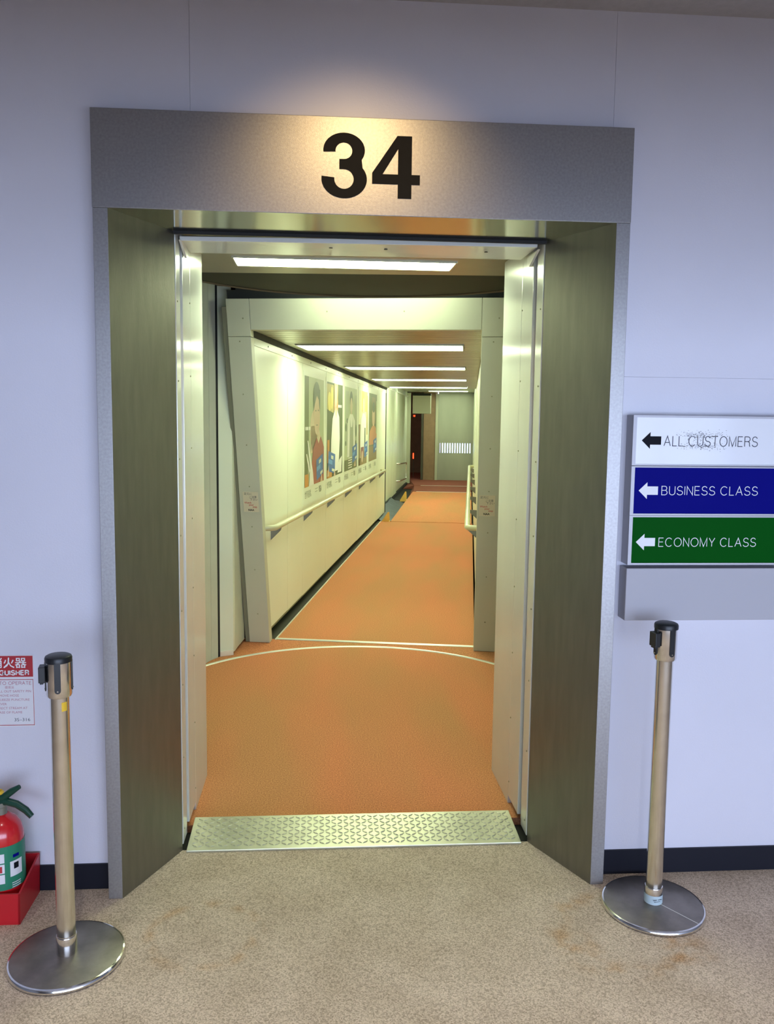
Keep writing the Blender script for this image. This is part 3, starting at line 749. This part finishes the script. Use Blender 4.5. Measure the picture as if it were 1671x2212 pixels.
# ================================================================= TUNNEL, SECOND SECTION AND CAB
W2 = -1.57
def cz2(v): return 2.30
w2 = struct('wall_tunnel_left'); tstruct(w2)
v = 13.6; k = 0
while v < 17.85:        # corrugated metal
    vb = min(v+0.60, 17.88)
    prism('wall_panel', [(W2, v), (W2+0.0, vb-0.02), (W2-0.02, vb), (W2-0.04, vb), (W2-0.04, v)], 0.02, cz2(v)-0.01, 'z', M_galv, w2); v += 0.60
for a, b in ((17.9, 19.4), (19.42, 20.9)):
    box('wall_panel', (W2-0.06, W2-0.02), (a, b), (0.03, cz2(a)), M_galv, w2)
box('wall_trim', (W2-0.05, W2+0.006), (13.9, 20.9), (2.17, 2.19), M_strip, w2)
box('door_post', (-1.60, -1.50), (20.9, 21.0), (0.0, 2.27), M_frame, w2)
box('wall_backing', (W2-0.1, W2-0.06), (13.0, 21.5), (-0.1, 2.5), M_dark, w2)
box('kick_rubber', (W2-0.03, W2+0.01), (13.6, 20.9), (-0.06, 0.02), M_dark, w2)
c2 = struct('ceiling'); tstruct(c2)
hexa('metal_ceiling', [(W2-0.1, V1+0.01, cz2(V1)), (0.2, V1+0.01, cz2(V1)), (0.2, 21.5, cz2(21.5)), (W2-0.1, 21.5, cz2(21.5))],
     [(W2-0.1, V1+0.01, 2.5), (0.2, V1+0.01, 2.5), (0.2, 21.5, 2.5), (W2-0.1, 21.5, 2.5)], M_galv, c2)
ceiling_light('short white light panel near the slotted end wall', None, -1.03, -0.085, 20.25, 20.75, cz2(20)-0.001)
ceiling_light('long white light panel over the far section, tucked above the slatted ceiling edge', None, -1.38, -0.08, 15.3, 15.9, cz2(15)-0.001)
ceiling_light('long white light panel over the far section, just short of the door', None, -1.38, -0.08, 17.6, 18.0, cz2(15)-0.001)
# end wall with window slots
ew = struct('wall_tunnel_end'); tstruct(ew)
SB, ST, SU0, SU1, NS = 0.755, 1.008, -0.800, 0.03, 13
EV = 21.5
box('end_panel', (-0.825, 0.3), (EV, EV+0.04), (-0.1, SB), M_end, ew)
box('end_panel', (-0.825, 0.3), (EV, EV+0.04), (ST, 2.5), M_end, ew)
step = (SU1-SU0)/NS
for i in range(NS+1):
    u = SU0+i*step
    box('slot_bar', (u-0.0185, u+0.0185), (EV+0.0, EV+0.010), (SB, ST), M_end, ew)
box('end_panel', (-0.825, SU0-0.013), (EV, EV+0.04), (SB, ST), M_end, ew)
box('end_panel', (SU1+0.013, 0.3), (EV, EV+0.04), (SB, ST), M_end, ew)
box('jamb_strip', (-0.895, -0.826), (EV-0.05, EV+0.04), (-0.05, 2.26), M_frame, ew)
box('side_panel', (-1.20, -0.896), (EV-0.02, EV+0.04), (-0.05, 2.5), M_brown, ew)  # stands for grey metal; warm reflected light put into the brown colour
box('side_panel', (-1.26, -1.205), (EV-0.06, EV+0.04), (-0.05, 2.5), M_gut, ew)
box('end_blackout', (0.3, 1.3), (EV+0.01, EV+0.05), (-0.4, 3.2), M_void, ew)  # unseen sheets added to close the blackout shell at the far end
box('end_blackout', (-4.1, -1.55), (EV+0.01, EV+0.05), (-0.4, 3.2), M_void, ew)
box('end_blackout', (-1.55, 0.3), (EV+0.01, EV+0.05), (2.3, 3.2), M_void, ew)
box('end_blackout', (-1.55, 0.3), (EV+0.01, EV+0.05), (-0.4, -0.06), M_void, ew)
# glass in the slots, tint added to dim the bright sky
wg = tstruct(struct('window_6'))
M_pane = mat('tinted_pane', (0.19, 0.205, 0.225), 0.02); _pb = M_pane.node_tree.nodes['Principled BSDF']; _pb.inputs['Transmission Weight'].default_value = 1.0; _pb.inputs['IOR'].default_value = 1.05
for i in range(NS):
    u = SU0+i*step
    box('pane', (u+0.0185, u+step-0.0185), (EV+0.018, EV+0.022), (SB, ST), M_pane, wg)
# dark room seen through the door gap
cb = struct('wall_cab'); tstruct(cb)
box('cab_wall', (-2.4, -0.9), (24.4, 24.45), (-0.1, 2.4), M_brown, cb)
box('cab_wall', (-2.45, -2.4), (21.6, 24.4), (-0.1, 2.4), M_brown, cb)
box('cab_wall', (-0.9, -0.85), (21.6, 24.4), (-0.1, 2.4), M_brown, cb)
box('cab_floor', (-2.4, -0.9), (21.5, 24.4), (-0.1, 0.05), M_redcar, cb)
box('cab_roof', (-2.4, -0.9), (21.5, 24.4), (2.4, 2.45), M_brown, cb)
cl = tthing('cab_light', 'dim ceiling lamp inside the dark cab beyond the far door', 'light', -1.9, 22.6, 2.38)
box('lamp_panel', (-0.12, 0.12), (-0.12, 0.12), (-0.01, 0.01), M_cablamp, cl)
box('lamp_rim', (-0.14, 0.14), (-0.14, 0.14), (0.0, 0.018), M_gut, cl)
# header box above the far door
hb = tthing('door_header_box', 'pale square box above the far doorway', 'box', -1.17, 19.9, 1.745)
box('box_body', (-0.212, 0.212), (0, 0.35), (0, 0.425), M_frame, hb, 0.004)
box('box_lid', (-0.215, 0.215), (-0.003, 0.35), (0.427, 0.48), M_dark, hb)
# red lamps
for lb, u, v, w, hw, hh in (('small orange-red lamp high inside the far doorway', -1.50, 22.3, 1.70, 0.024, 0.022), ('upright red lamp low inside the far doorway', -1.51, 22.3, 0.63, 0.016, 0.075)):
    r = tthing('red_lamp', lb, 'lamp', u, v, w, 'red lamps beyond the far door')
    box('lens', (-hw, hw), (-0.02, 0.02), (-hh, hh), M_redlamp, r, 0.004); box('housing', (-hw*1.15, hw*1.15), (0.02, 0.05), (-hh*1.1, hh*1.1), M_gut, r)
    box('mount_pole', (-0.008, 0.008), (0.045, 0.06), (-w+0.05, 0) if w < 1 else (0, 2.4-w), M_gut, r)
# grab bar
gb = tthing('grab_bar', 'chrome U-shaped grab bar on the far left wall panel', 'grab bar', W2-0.02, 17.9, 0)
tube('bar', fillet([(0, 0.1, 0.64), (0.075, 0.12, 0.64), (0.075, 2.0, 0.57), (0.075, 2.0, 0.19), (0.075, 0.12, 0.26), (0, 0.1, 0.26)], 0.06), 0.016, M_chrome, gb)
lathe('flange', [(0.03, 0), (0.03, 0.01), (0, 0.01)], M_chrome, gb, 16, center=(0.0, 0.1, 0.635)).data
lathe('flange', [(0.03, 0), (0.03, 0.01), (0, 0.01)], M_chrome, gb, 16, center=(0.0, 0.1, 0.255)).data
# floor transition: yellow wedges and blue vinyl flap
def wedge(lb, u, v, L, H):
    t = tthing('edge_wedge', lb, 'wedge', u, v, 0, 'yellow floor wedges at the section joint')
    prism('wedge_plate', [(-0.11, 0.0), (0.0, 0.0), (0.02, 0.02), (0.012, H), (-0.01, H)], 0, 0.02, 'y', M_wedge, t, 0.002)
    box('wedge_base', (-0.11, 0.02), (0.0, L), (-0.03, 0.002), M_wedge, t)
wedge('nearer yellow wedge plate where the tunnel floor narrows', -1.25, 12.90, 0.15, 0.15)
wedge('farther yellow wedge plate beside the dark floor gap', -1.255, 16.45, 0.15, 0.17)
fp = tthing('vinyl_flap', 'dark blue vinyl flap filling the gap beside the narrowing carpet', 'flap', -1.30, 13.2, 0)
vs, fs = [], []
for i in range(9):
    for j in range(5):
        vs.append((-0.24+0.30*j/4, 3.2*i/8, -0.055+0.10*(1-j/4)**1.5+0.012*math.sin(i*1.9+j*2.3)))
for i in range(8):
    for j in range(4): fs.append((i*5+j, i*5+j+1, (i+1)*5+j+1, (i+1)*5+j))
mesh('flap_sheet', vs, fs, M_blue, fp, smooth=True)
box('flap_clip', (-0.26, -0.235), (0, 3.2), (-0.05, 0.055), M_dark, fp)

# ================================================================= POSTERS ON THE LEFT TUNNEL WALL
def pm(name, c, r=0.35): return mat('print_'+name, c, r+0.06)
P_card = pm('card_blue', (0.03, 0.13, 0.42)); P_card2 = pm('card_light', (0.10, 0.30, 0.62)); P_chip = pm('chip', (0.65, 0.68, 0.55))
P_skin = pm('skin', (0.62, 0.46, 0.32)); P_skin2 = pm('skin_pale', (0.66, 0.55, 0.38)); P_red = pm('shirt_red', (0.34, 0.075, 0.05)); P_olive = pm('olive', (0.13, 0.15, 0.06))
P_dol = pm('dark_olive', (0.07, 0.09, 0.035)); P_sage = pm('sage', (0.42, 0.47, 0.28)); P_hair = pm('hair', (0.12, 0.15, 0.09)); P_or = pm('orange', (0.55, 0.24, 0.04))
P_wh = pm('white', (0.78, 0.78, 0.70)); P_peach = pm('peach', (0.75, 0.42, 0.20)); P_tan = pm('tan', (0.45, 0.36, 0.12)); P_yel = pm('yellow', (0.75, 0.62, 0.16))
P_crm = pm('cream', (0.74, 0.72, 0.46)); P_gr = pm('grey', (0.36, 0.40, 0.28)); P_mar = pm('maroon', (0.22, 0.05, 0.05)); P_brn = pm('brown', (0.24, 0.17, 0.07)); P_ors = pm('orange_shirt', (0.55, 0.24, 0.10))
P_paper = pm('poster_paper', (0.74, 0.77, 0.63), 0.3)
def R(s0, s1, t0, t1): return [(s0, t0), (s1, t0), (s1, t1), (s0, t1)]
def card(cx, cz_, w, h, tilt):
    a = math.radians(tilt); ca, sa = math.cos(a), math.sin(a)
    def q(p): return [(cx+ca*x-sa*z, cz_+sa*x+ca*z) for x, z in p]
    return [(P_card, [q(R(-w/2, w/2, -h/2, h/2))]), (P_card2, [q(R(-w*.45, w*.1, -h*.1, h*.12))]), (P_chip, [q(R(-w*.12, w*.22, h*.18, h*.36)), q(R(w*.05, w*.42, -h*.42, -h*.28))])]
posters = [
 (7.055, 7.995, 'poster of a red-shirted person with a fork, nearest of the wall posters', [
   (P_sage, [R(0, 1, 0, 1)]), (P_olive, [R(0, .20, .36, 1), R(0, .16, .02, .36)]), (P_skin2, [ell(.46, .50, .20, .20), ell(.62, .40, .20, .14), R(.30, .55, .30, .55)]),
   (P_hair, [ell(.60, .80, .19, .17)]), (P_skin, [ell(.61, .66, .165, .20)]), (P_hair, [[(.44, .70), (.44, .90), (.78, .90), (.78, .66), (.70, .80), (.60, .84), (.50, .76)], ell(.545, .695, .025, .008), ell(.68, .70, .025, .008), R(.56, .66, .555, .562)]),
   (P_red, [[(.36, 0), (1, 0), (1, .34), (.82, .45), (.70, .38), (.60, .44), (.42, .34), (.34, .20)]]), (P_or, [R(0, .18, 0, .115)]),
   (P_wh, [[(.20, 0), (.45, 0), (.40, .12), (.34, .20), (.16, .42), (.12, .42), (.26, .16)], [(.06, .30), (.10, .30), (.26, .14), (.20, .12)], R(.02, .05, .515, .545), R(.06, .16, .515, .545), R(.18, .26, .515, .545)])] + card(.76, .15, .36, .20, 8) + [(P_skin, [[(.78, 0), (.92, 0), (.86, .09)]])]),
 (8.175, 9.190, 'poster of a person in a white coat, second from the tunnel mouth', [
   (P_dol, [R(0, 1, 0, 1)]), (P_tan, [[(.0, .72), (.40, .68), (.40, .98), (0, .98)]]), (P_yel, [ell(.15, .80, .10, .10), ell(.28, .84, .07, .12)]), (P_peach, [R(.44, .66, .62, 1), ell(.55, .76, .13, .16)]), (P_skin, [ell(.53, .86, .085, .12), R(.48, .60, .58, .74)]),
   (P_wh, [[(.22, .05), (.72, .05), (.80, .40), (.76, .64), (.62, .72), (.55, .62), (.47, .72), (.32, .62), (.25, .40)], [(.66, .02), (.92, .02), (.96, .20), (.76, .16)], R(.68, .80, .745, .775), R(.82, .92, .745, .775)]),
   (P_or, [R(.02, .14, .16, .40), [(.0, 0), (.3, 0), (.3, .05), (0, .09)]])] + card(.28, .155, .42, .21, -7) + [(P_skin, [[(.0, .02), (.12, .02), (.10, .14)], [(.40, 0), (.52, 0), (.46, .08)]])]),
 (9.345, 10.375, 'pale green poster of a person in a grey apron, third of the wall posters', [
   (P_sage, [R(0, 1, 0, 1)]), (P_gr, [R(.05, .30, .30, .95), R(.78, .98, .50, .92)]), (P_hair, [ell(.50, .86, .12, .10), ell(.10, .52, .07, .05), ell(.92, .47, .06, .08), ell(.20, .60, .07, .03), ell(.08, .33, .05, .03), ell(.90, .30, .06, .05)]), (P_skin2, [ell(.51, .78, .09, .10), R(.46, .56, .64, .72)]),
   (P_wh, [[(.20, .16), (.85, .16), (.80, .60), (.62, .68), (.40, .68), (.24, .60)]]), (P_gr, [[(.36, .14), (.70, .14), (.66, .64), (.58, .52), (.46, .52), (.40, .64)]]), (P_olive, [R(0, 1, 0, .13)]), (P_wh, [R(.28, .58, .02+.03*i, .032+.03*i) for i in range(5)])] + card(.80, .19, .40, .20, 6) + [(P_skin, [[(.72, .02), (.90, .02), (.84, .11)]])]),
 (10.545, 11.460, 'yellow and cream poster of a person in white, fourth of the wall posters', [
   (P_crm, [R(0, 1, 0, 1)]), (P_yel, [R(.32, .95, .72, 1)]), (P_tan, [R(.45, .60, .80, .97), R(.86, 1, .40, .95)]), (P_skin2, [ell(.52, .78, .12, .13)]), (P_wh, [[(.12, .20), (.85, .20), (.80, .62), (.62, .70), (.42, .70), (.2, .60)]]), (P_brn, [R(0, .16, 0, .55), R(0, .9, 0, .10)]), (P_dol, [R(.62, .74, .24, .50)]), (P_mar, [R(.22, .56, .10, .24)]), (P_skin, [ell(.38, .11, .09, .08)])] + card(.80, .20, .36, .20, 6)),
 (11.62, 12.60, 'brown poster of a person in an orange shirt, farthest of the wall posters', [
   (P_olive, [R(0, 1, 0, 1)]), (P_brn, [R(.35, .80, .55, .95), R(0, 1, 0, .22)]), (P_skin, [ell(.56, .66, .17, .16)]), (P_hair, [ell(.56, .80, .18, .08)]), (P_ors, [[(.02, .24), (.98, .24), (.96, .46), (.72, .52), (.40, .52), (.08, .44)]]), (P_sage, [R(.86, 1, .4, .9)])] + card(.76, .22, .40, .20, 5)),
]
PB, PTp = 1.0, 1.965
for va, vb, lb, layers in posters:
    w = vb-va; h = PTp-PB
    po = tthing('poster', lb, 'poster', WL+0.0015, va-0.05, PB-0.17, 'card advertising posters on the tunnel wall', PI/2)
    box('paper_sheet', (0.0, w+0.10), (-0.001, 0.0012), (0, h+0.21), P_paper, po)
    bynm = {}
    for i, (mt, polys) in enumerate(layers):
        for q in polys: flat('picture_print', scale([q], 0.05, 0.17, w, h), mt, po, -0.0016-0.0004*i)
    fonttext('slogan_print', '世界通貨。', 0.072, P_hair, po, (0.06, -0.0016, 0.075))
    flat('small_print', [R(0.58*w, 0.74*w, 0.118, 0.124), R(0.58*w, 0.72*w, 0.092, 0.098)], P_gr, po, -0.0016)
    fonttext('logo_print', 'VISA', 0.085, P_hair, po, (0.78*w, -0.0016, 0.075), 0.02, 0.85)

# ================================================================= WATCH-YOUR-STEP NOTICES ON THE FRAME LEGS
lean_a = math.atan(FL)
for lb, uc, wc in (('cream watch-your-step notice on the left frame leg', UL-LW/2+0.005, 1.035), ('cream watch-your-step notice on the right frame leg', UR+LW/2-0.01, 1.045)):
    nt_ = tthing('notice_plate', lb, 'sign', uc, fv(wc)-0.0016, wc, 'watch-your-step notices')
    nt_.rotation_euler = (lean_a, 0, -TYAW)
    hx, hz = 0.056, 0.075
    box('plate', (-hx, hx), (-0.001, 0.001), (-hz, hz), M_cream, nt_, 0.0006)
    for x0, x1, z0, z1 in ((-hx, hx, hz-.004, hz), (-hx, hx, -hz, -hz+.004), (-hx, -hx+.004, -hz, hz), (hx-.004, hx, -hz, hz)):
        box('plate_edge', (x0, x1), (-0.002, 0), (z0, z1), M_frame, nt_)
    fonttext('notice_text', '足元に', 0.019, M_inkg, nt_, (-0.046, -0.0022, 0.050))
    fonttext('notice_text', 'ご注意', 0.018, M_inkg, nt_, (-0.012, -0.0022, 0.028))
    fonttext('notice_text', '下さい', 0.018, M_inkg, nt_, (-0.006, -0.0022, 0.010))
    fonttext('notice_text', 'Watch', 0.018, M_inkr, nt_, (-0.046, -0.0022, -0.012), 0.01)
    fonttext('notice_text', 'your', 0.018, M_inkr, nt_, (-0.016, -0.0022, -0.027), 0.01)
    fonttext('notice_text', 'step', 0.018, M_inkr, nt_, (0.010, -0.0022, -0.041), 0.01)
    fonttext('notice_logo', 'NAA', 0.019, M_ink, nt_, (-0.022, -0.0022, -0.064), 0.03)

# ================================================================= DIRECTION SIGN
SX0, SX1, SYF = 0.883, 1.43, 0.011
ds = thing('direction_sign', 'stacked wall sign directing all customers, business class and economy class', 'sign', (0, SYF, 0))
rowsd = [('ALL CUSTOMERS', M_sw, M_ink, M_inkg, 1.462, 1.617, 1.522, 0.035, (0.989, 1.312), 0.914, 1.5405),
         ('BUSINESS CLASS', M_sb, M_inkw, M_inkw, 1.297, 1.451, 1.359, 0.031, (0.989, 1.322), 0.911, 1.374),
         ('ECONOMY CLASS', M_sg, M_inkw, M_inkw, 1.130, 1.285, 1.185, 0.031, (0.987, 1.326), 0.909, 1.201)]
for tx, mp_, ma, mtx, z0, z1, bl_, cap, (xa, xb), ax, az in rowsd:
    t0, t1 = z0-0.0065, z1+0.0065
    box('row_frame', (SX0, SX1), (0.004, PD-SYF), (t0, t1), M_signfr, ds, 0.001)
    for x0, x1, q0, q1 in ((SX0, SX1, t0, z0), (SX0, SX1, z1, t1), (SX0, 0.895, z0, z1), (SX1-0.012, SX1, z0, z1)):
        box('row_rim', (x0, x1), (-0.001, 0.004), (q0, q1), M_signfr, ds)
    pn = box('sign_face', (0.8955, SX1-0.0125), (0.0012, 0.004), (z0+0.0004, z1-0.0004), mp_, ds)
    fy = 0.0008
    flat('arrow_print', [[(ax, az), (ax+0.029, az+0.028), (ax+0.029, az-0.028)], [(ax+0.029, az-0.014), (ax+0.066, az-0.014), (ax+0.066, az+0.014), (ax+0.029, az+0.014)]], ma, ds, fy)
    flat('lettering', [[(xa+p[0], bl_+p[1]) for p in q] for q in strokes(tx, cap, 0.072, 0.23, xb-xa)], mtx, ds, fy)
# remains of old adhesive on the white row
bm = bmesh.new(); rnd = random.Random(3)
for i in range(420):
    cx = 1.115+rnd.gauss(0, 0.045); side = rnd.choice((-1, 1)); cz_ = 1.5405+side*abs(rnd.gauss(0.018, 0.007))
    if not (1.03 < cx < 1.21): continue
    r = rnd.uniform(0.0004, 0.0014)
    vs = [bm.verts.new((cx+r*1.7*math.cos(a), 0.0007, cz_+r*math.sin(a))) for a in (0, 1.3, 2.5, 3.8, 5.1)]
    bm.faces.new(vs)
gm = bmobj('glue_residue', bm, mat('glue_residue', (0.30, 0.30, 0.31), 0.8), ds); gm['kind'] = 'stuff'
box('lower_box', (SX0-0.004, SX1), (-0.006, PD-SYF), (0.934, 1.113), M_signbox, ds, 0.0025)

# ================================================================= STANCHIONS
def stanchion(label, x, y, H, rot, left):
    t = thing('stanchion', label, 'stanchion', (x, y, 0), rot, 'belt stanchions beside the gate')
    bs = lathe('base', [(0, 0), (0.158, 0), (0.1655, 0.003), (0.1665, 0.009), (0.163, 0.014), (0.157, 0.016), (0.03, 0.021), (0, 0.021)], M_basep, t, 72)
    lathe('base_rim', [(0.1590, 0.0161), (0.1632, 0.0147), (0.1668, 0.0095), (0.1672, 0.006), (0.1660, 0.0032)], M_chrome, t, 72)
    lathe('sleeve', [(0.0, 0.019), (0.0293, 0.019), (0.0293, 0.074), (0.0283, 0.076), (0.0, 0.076)], M_chrome, t, 32)
    lathe('pole', [(0.0265, 0.072), (0.0265, H-0.118)], M_pole, t, 40)
    hd_ = lathe('head', [(0.0266, H-0.121), (0.033, H-0.118), (0.0355, H-0.112), (0.0355, H-0.016)], M_chrome, t, 48)
    lathe('cap', [(0.0372, H-0.017), (0.0376, H-0.006), (0.0355, H-0.001), (0.030, H+0.002), (0.0, H+0.0025)], M_black, t, 48)
    for k in range(4):
        a = PI/2*k
        bm = bmesh.new(); n = 7
        prof = [( -0.0085, H-0.016), (0.0085, H-0.016), (0.0085, H-0.094)]+[(0.0085*math.cos(-q*PI/6), H-0.094+0.0085*math.sin(-q*PI/6)) for q in range(1, 6)]+[(-0.0085, H-0.094)]
        vi = [bm.verts.new((p[0], -0.0345, p[1])) for p in prof]; vo = [bm.verts.new((p[0], -0.0372, p[1])) for p in prof]
        bm.faces.new(vo); 
        for i in range(len(prof)): bm.faces.new((vi[i], vi[(i+1) % len(prof)], vo[(i+1) % len(prof)], vo[i]))
        sl_ = bmobj('slot', bm, M_black, t); sl_.rotation_euler = (0, 0, a)
        screw(sl_, (0, -0.0378, H-0.095), 'y', 0.0028, M_chrome)
    cl_ = box('belt_clip', (-0.052, -0.034), (-0.024, 0.012), (H-0.072, H-0.026), M_black, t, 0.002)
    box('clip_tab', (-0.049, -0.040), (-0.018, 0.006), (H-0.077, H-0.071), M_black, cl_)
    if left:
        n = 6; a0, a1 = -73, -39
        vs, fs = [], []
        for i in range(n+1):
            a = math.radians(a0+(a1-a0)*i/n); vs += [(0.0270*math.cos(a), 0.0270*math.sin(a), H-0.158), (0.0270*math.cos(a), 0.0270*math.sin(a), H-0.132)]
        for i in range(n): fs.append((2*i, 2*i+2, 2*i+3, 2*i+1))
        s_ = mesh('sticker', vs, fs, M_yel, t, True); s_['label'] = 'yellow paper sticker'
        lathe('ferrule', [(0.0268, 0.074), (0.0275, 0.076), (0.0268, 0.079)], M_chrome, t, 32)
    else:
        bnd = lathe('label_band', [(0.0297, 0.022), (0.0297, 0.052)], M_label, t, 32); bnd['label'] = 'pale blue paper band'
        flat('band_print', [R(-0.020, -0.006, 0.040, 0.042), R(-0.002, 0.012, 0.040, 0.042), R(-0.016, 0.006, 0.034, 0.0355)], M_inkg, bnd, -0.0300)
        sm = hexa('base_seam', [(0.029, -0.001, 0.018), (0.158, -0.001, 0.013), (0.158, 0.001, 0.013), (0.029, 0.001, 0.018)], [(0.029, -0.001, 0.0216), (0.158, -0.001, 0.0166), (0.158, 0.001, 0.0166), (0.029, 0.001, 0.0216)], M_strip, t); sm.rotation_euler = (0, 0, math.radians(-52)-rot)
    return t
stanchion('steel belt stanchion with yellow sticker beside the fire extinguisher', -0.887, -0.302, 0.920, math.radians(11), True)
stanchion('steel belt stanchion with pale blue band, in front of the direction sign', 0.962, -0.140, 0.962, math.radians(11), False)

# ================================================================= FIRE EXTINGUISHER CORNER
ex0 = -1.282
bx = thing('extinguisher_box', 'open red plastic floor box holding the fire extinguisher', 'box', (-1.18, -0.04, 0))
bw, bd0, bd1 = 0.097, -0.088, 0.098
for nm, b4, t4 in (('front_side', [(-bw, bd0, 0), (bw, bd0, 0), (bw, bd0+.006, 0), (-bw, bd0+.006, 0)], [(-bw-.004, bd0-.004, .104), (bw+.004, bd0-.004, .104), (bw+.004, bd0+.002, .104), (-bw-.004, bd0+.002, .104)]),
                   ('back_side', [(-bw, bd1-.006, 0), (bw, bd1-.006, 0), (bw, bd1, 0), (-bw, bd1, 0)], [(-bw-.004, bd1-.006, .138), (bw+.004, bd1-.006, .138), (bw+.004, bd1, .138), (-bw-.004, bd1, .138)])):
    hexa(nm, b4, t4, M_redbox, bx)
for s in (-1, 1):
    hexa('end_side', [(s*bw, bd0, 0), (s*bw, bd1, 0), (s*(bw-.006), bd1, 0), (s*(bw-.006), bd0, 0)], [(s*(bw+.004), bd0-.004, .104), (s*(bw+.004), bd1, .138), (s*(bw-.002), bd1, .138), (s*(bw-.002), bd0-.004, .104)], M_redbox, bx)
box('bottom', (-bw, bw), (bd0, bd1), (0.002, 0.010), M_redbox, bx)
ex = thing('fire_extinguisher', 'red fire extinguisher with green label band and green levers', 'fire extinguisher', (-1.158, -0.050, 0.010))
RB = 0.066
lathe('cylinder', [(0, 0), (RB-.006, 0), (RB, 0.008), (RB, 0.235), (RB*.97, 0.262), (RB*.86, 0.287), (RB*.66, 0.306), (RB*.4, 0.318), (0.02, 0.322), (0, 0.322)], M_red, ex, 48)
lathe('label_band', [(RB+.0006, 0.095), (RB+.0006, 0.238)], M_greenl, ex, 48)
def bandpatch(name, a0, a1, z0, z1, mt, r=RB+.0012):
    vs, fs = [], []; n = 6
    for i in range(n+1):
        a = math.radians(a0+(a1-a0)*i/n); vs += [(r*math.cos(a), r*math.sin(a), z0), (r*math.cos(a), r*math.sin(a), z1)]
    for i in range(n): fs.append((2*i, 2*i+2, 2*i+3, 2*i+1))
    return mesh(name, vs, fs, mt, ex, True)
for i in range(3): bandpatch('pictogram_print', -112, -66, 0.118+i*0.034, 0.148+i*0.034, M_paper)
bandpatch('pictogram_ink', -84, -72, 0.155, 0.176, M_inkr, RB+.0016); bandpatch('pictogram_ink', -108, -90, 0.190, 0.197, M_ink, RB+.0016); bandpatch('pictogram_ink', -104, -88, 0.125, 0.131, M_inkr, RB+.0016)
bandpatch('caution_print', -52, -16, 0.135, 0.185, M_paper); bandpatch('caution_ink', -42, -28, 0.158, 0.178, M_ink, RB+.0016)
bandpatch('brand_mark', -44, -26, 0.196, 0.206, M_sb, RB+.0016)
bandpatch('yellow_line', -50, -14, 0.222, 0.228, M_yel)
for i in range(3): bandpatch('small_print', -48, -22, 0.112-i*0.007, 0.1145-i*0.007, M_paper)
lathe('neck', [(0.0, 0.318), (0.018, 0.318), (0.018, 0.345), (0.022, 0.348), (0.022, 0.362), (0.0, 0.362)], M_brk, ex, 24)
tube('carry_handle', [(-0.03, -0.005, 0.352), (0.02, -0.01, 0.366), (0.055, -0.016, 0.358), (0.085, -0.022, 0.340), (0.104, -0.028, 0.322)], [0.014, 0.013, 0.0125, 0.012, 0.010], M_greenh, ex, 12, flat=0.75)
tube('squeeze_lever', [(-0.03, -0.005, 0.372), (0.012, -0.008, 0.378), (0.040, -0.012, 0.400), (0.066, -0.018, 0.417)], [0.012, 0.012, 0.011, 0.007], M_greenh, ex, 12, flat=0.8)
lathe('safety_pin', [(0.011, -0.006), (0.0165, 0.0), (0.011, 0.006), (0.007, 0.0), (0.011, -0.006)], M_yel, ex, 20, center=(-0.0, 0, 0)).location = (0.006, -0.03, 0.405)
ex.children[-1].rotation_euler = (PI/2, 0, 0)
tube('hose', fillet([(-0.02, 0.01, 0.355), (-0.09, 0.01, 0.36), (-0.10, 0.02, 0.20), (-0.085, 0.03, 0.05)], 0.03), 0.009, M_black, ex, 10)

es = thing('extinguisher_sign', 'white and red fire extinguisher instruction sign on the wall', 'sign', (0, PD, 0))
EX0, EX1 = -1.335, -1.084
box('sign_sheet', (EX0, EX1), (-0.002, 0.0), (0.573, 0.816), M_paper, es)
flat('red_field', [R(EX0+.003, EX1-.002, 0.742, 0.813)], M_inkr, es, -0.0024)
fonttext('kanji_print', '消火器', 0.038, M_inkw, es, (-1.2195, -0.0028, 0.7755), 0.012, 1.0)
flat('title_print', [[(-1.315+p[0], 0.747+p[1]) for p in q] for q in strokes('FIRE EXTINGUISHER', 0.0185, 0.2, 0.26, 0.217)], M_inkw, es, -0.0028)
flat('red_border', [R(EX0+.003, EX1-.002, 0.732, 0.734), R(EX0+.003, EX1-.002, 0.577, 0.579), R(EX1-.0035, EX1-.002, 0.577, 0.734), R(EX0+.003, EX0+.005, 0.577, 0.734)], M_inkr, es, -0.0024)
flat('heading_print', [[(-1.240+p[0], 0.715+p[1]) for p in q] for q in strokes('HOW TO OPERATE', 0.012, 0.13, 0.24, 0.148)], M_inkrose, es, -0.0024)
fonttext('heading_print', '使用法', 0.010, M_inkrose, es, (-1.178, -0.0024, 0.703))
for i, ln in enumerate(('1. PULL OUT SAFETY PIN', '2. REMOVE HOSE', '3. SQUEEZE PUNCTURE', 'LEVER', '4. DIRECT STREAM AT', 'BASE OF FLAME')):
    fonttext('instruction_print', ln, 0.0110, M_inkrose, es, (-1.222 if ln[1] == '.' else -1.205, -0.0024, 0.6895-0.0143*i), 0.0, 1.06)
fonttext('code_print', '3S–316', 0.0155, M_inkg, es, (-1.152, -0.0024, 0.591), -0.004, 1.15)
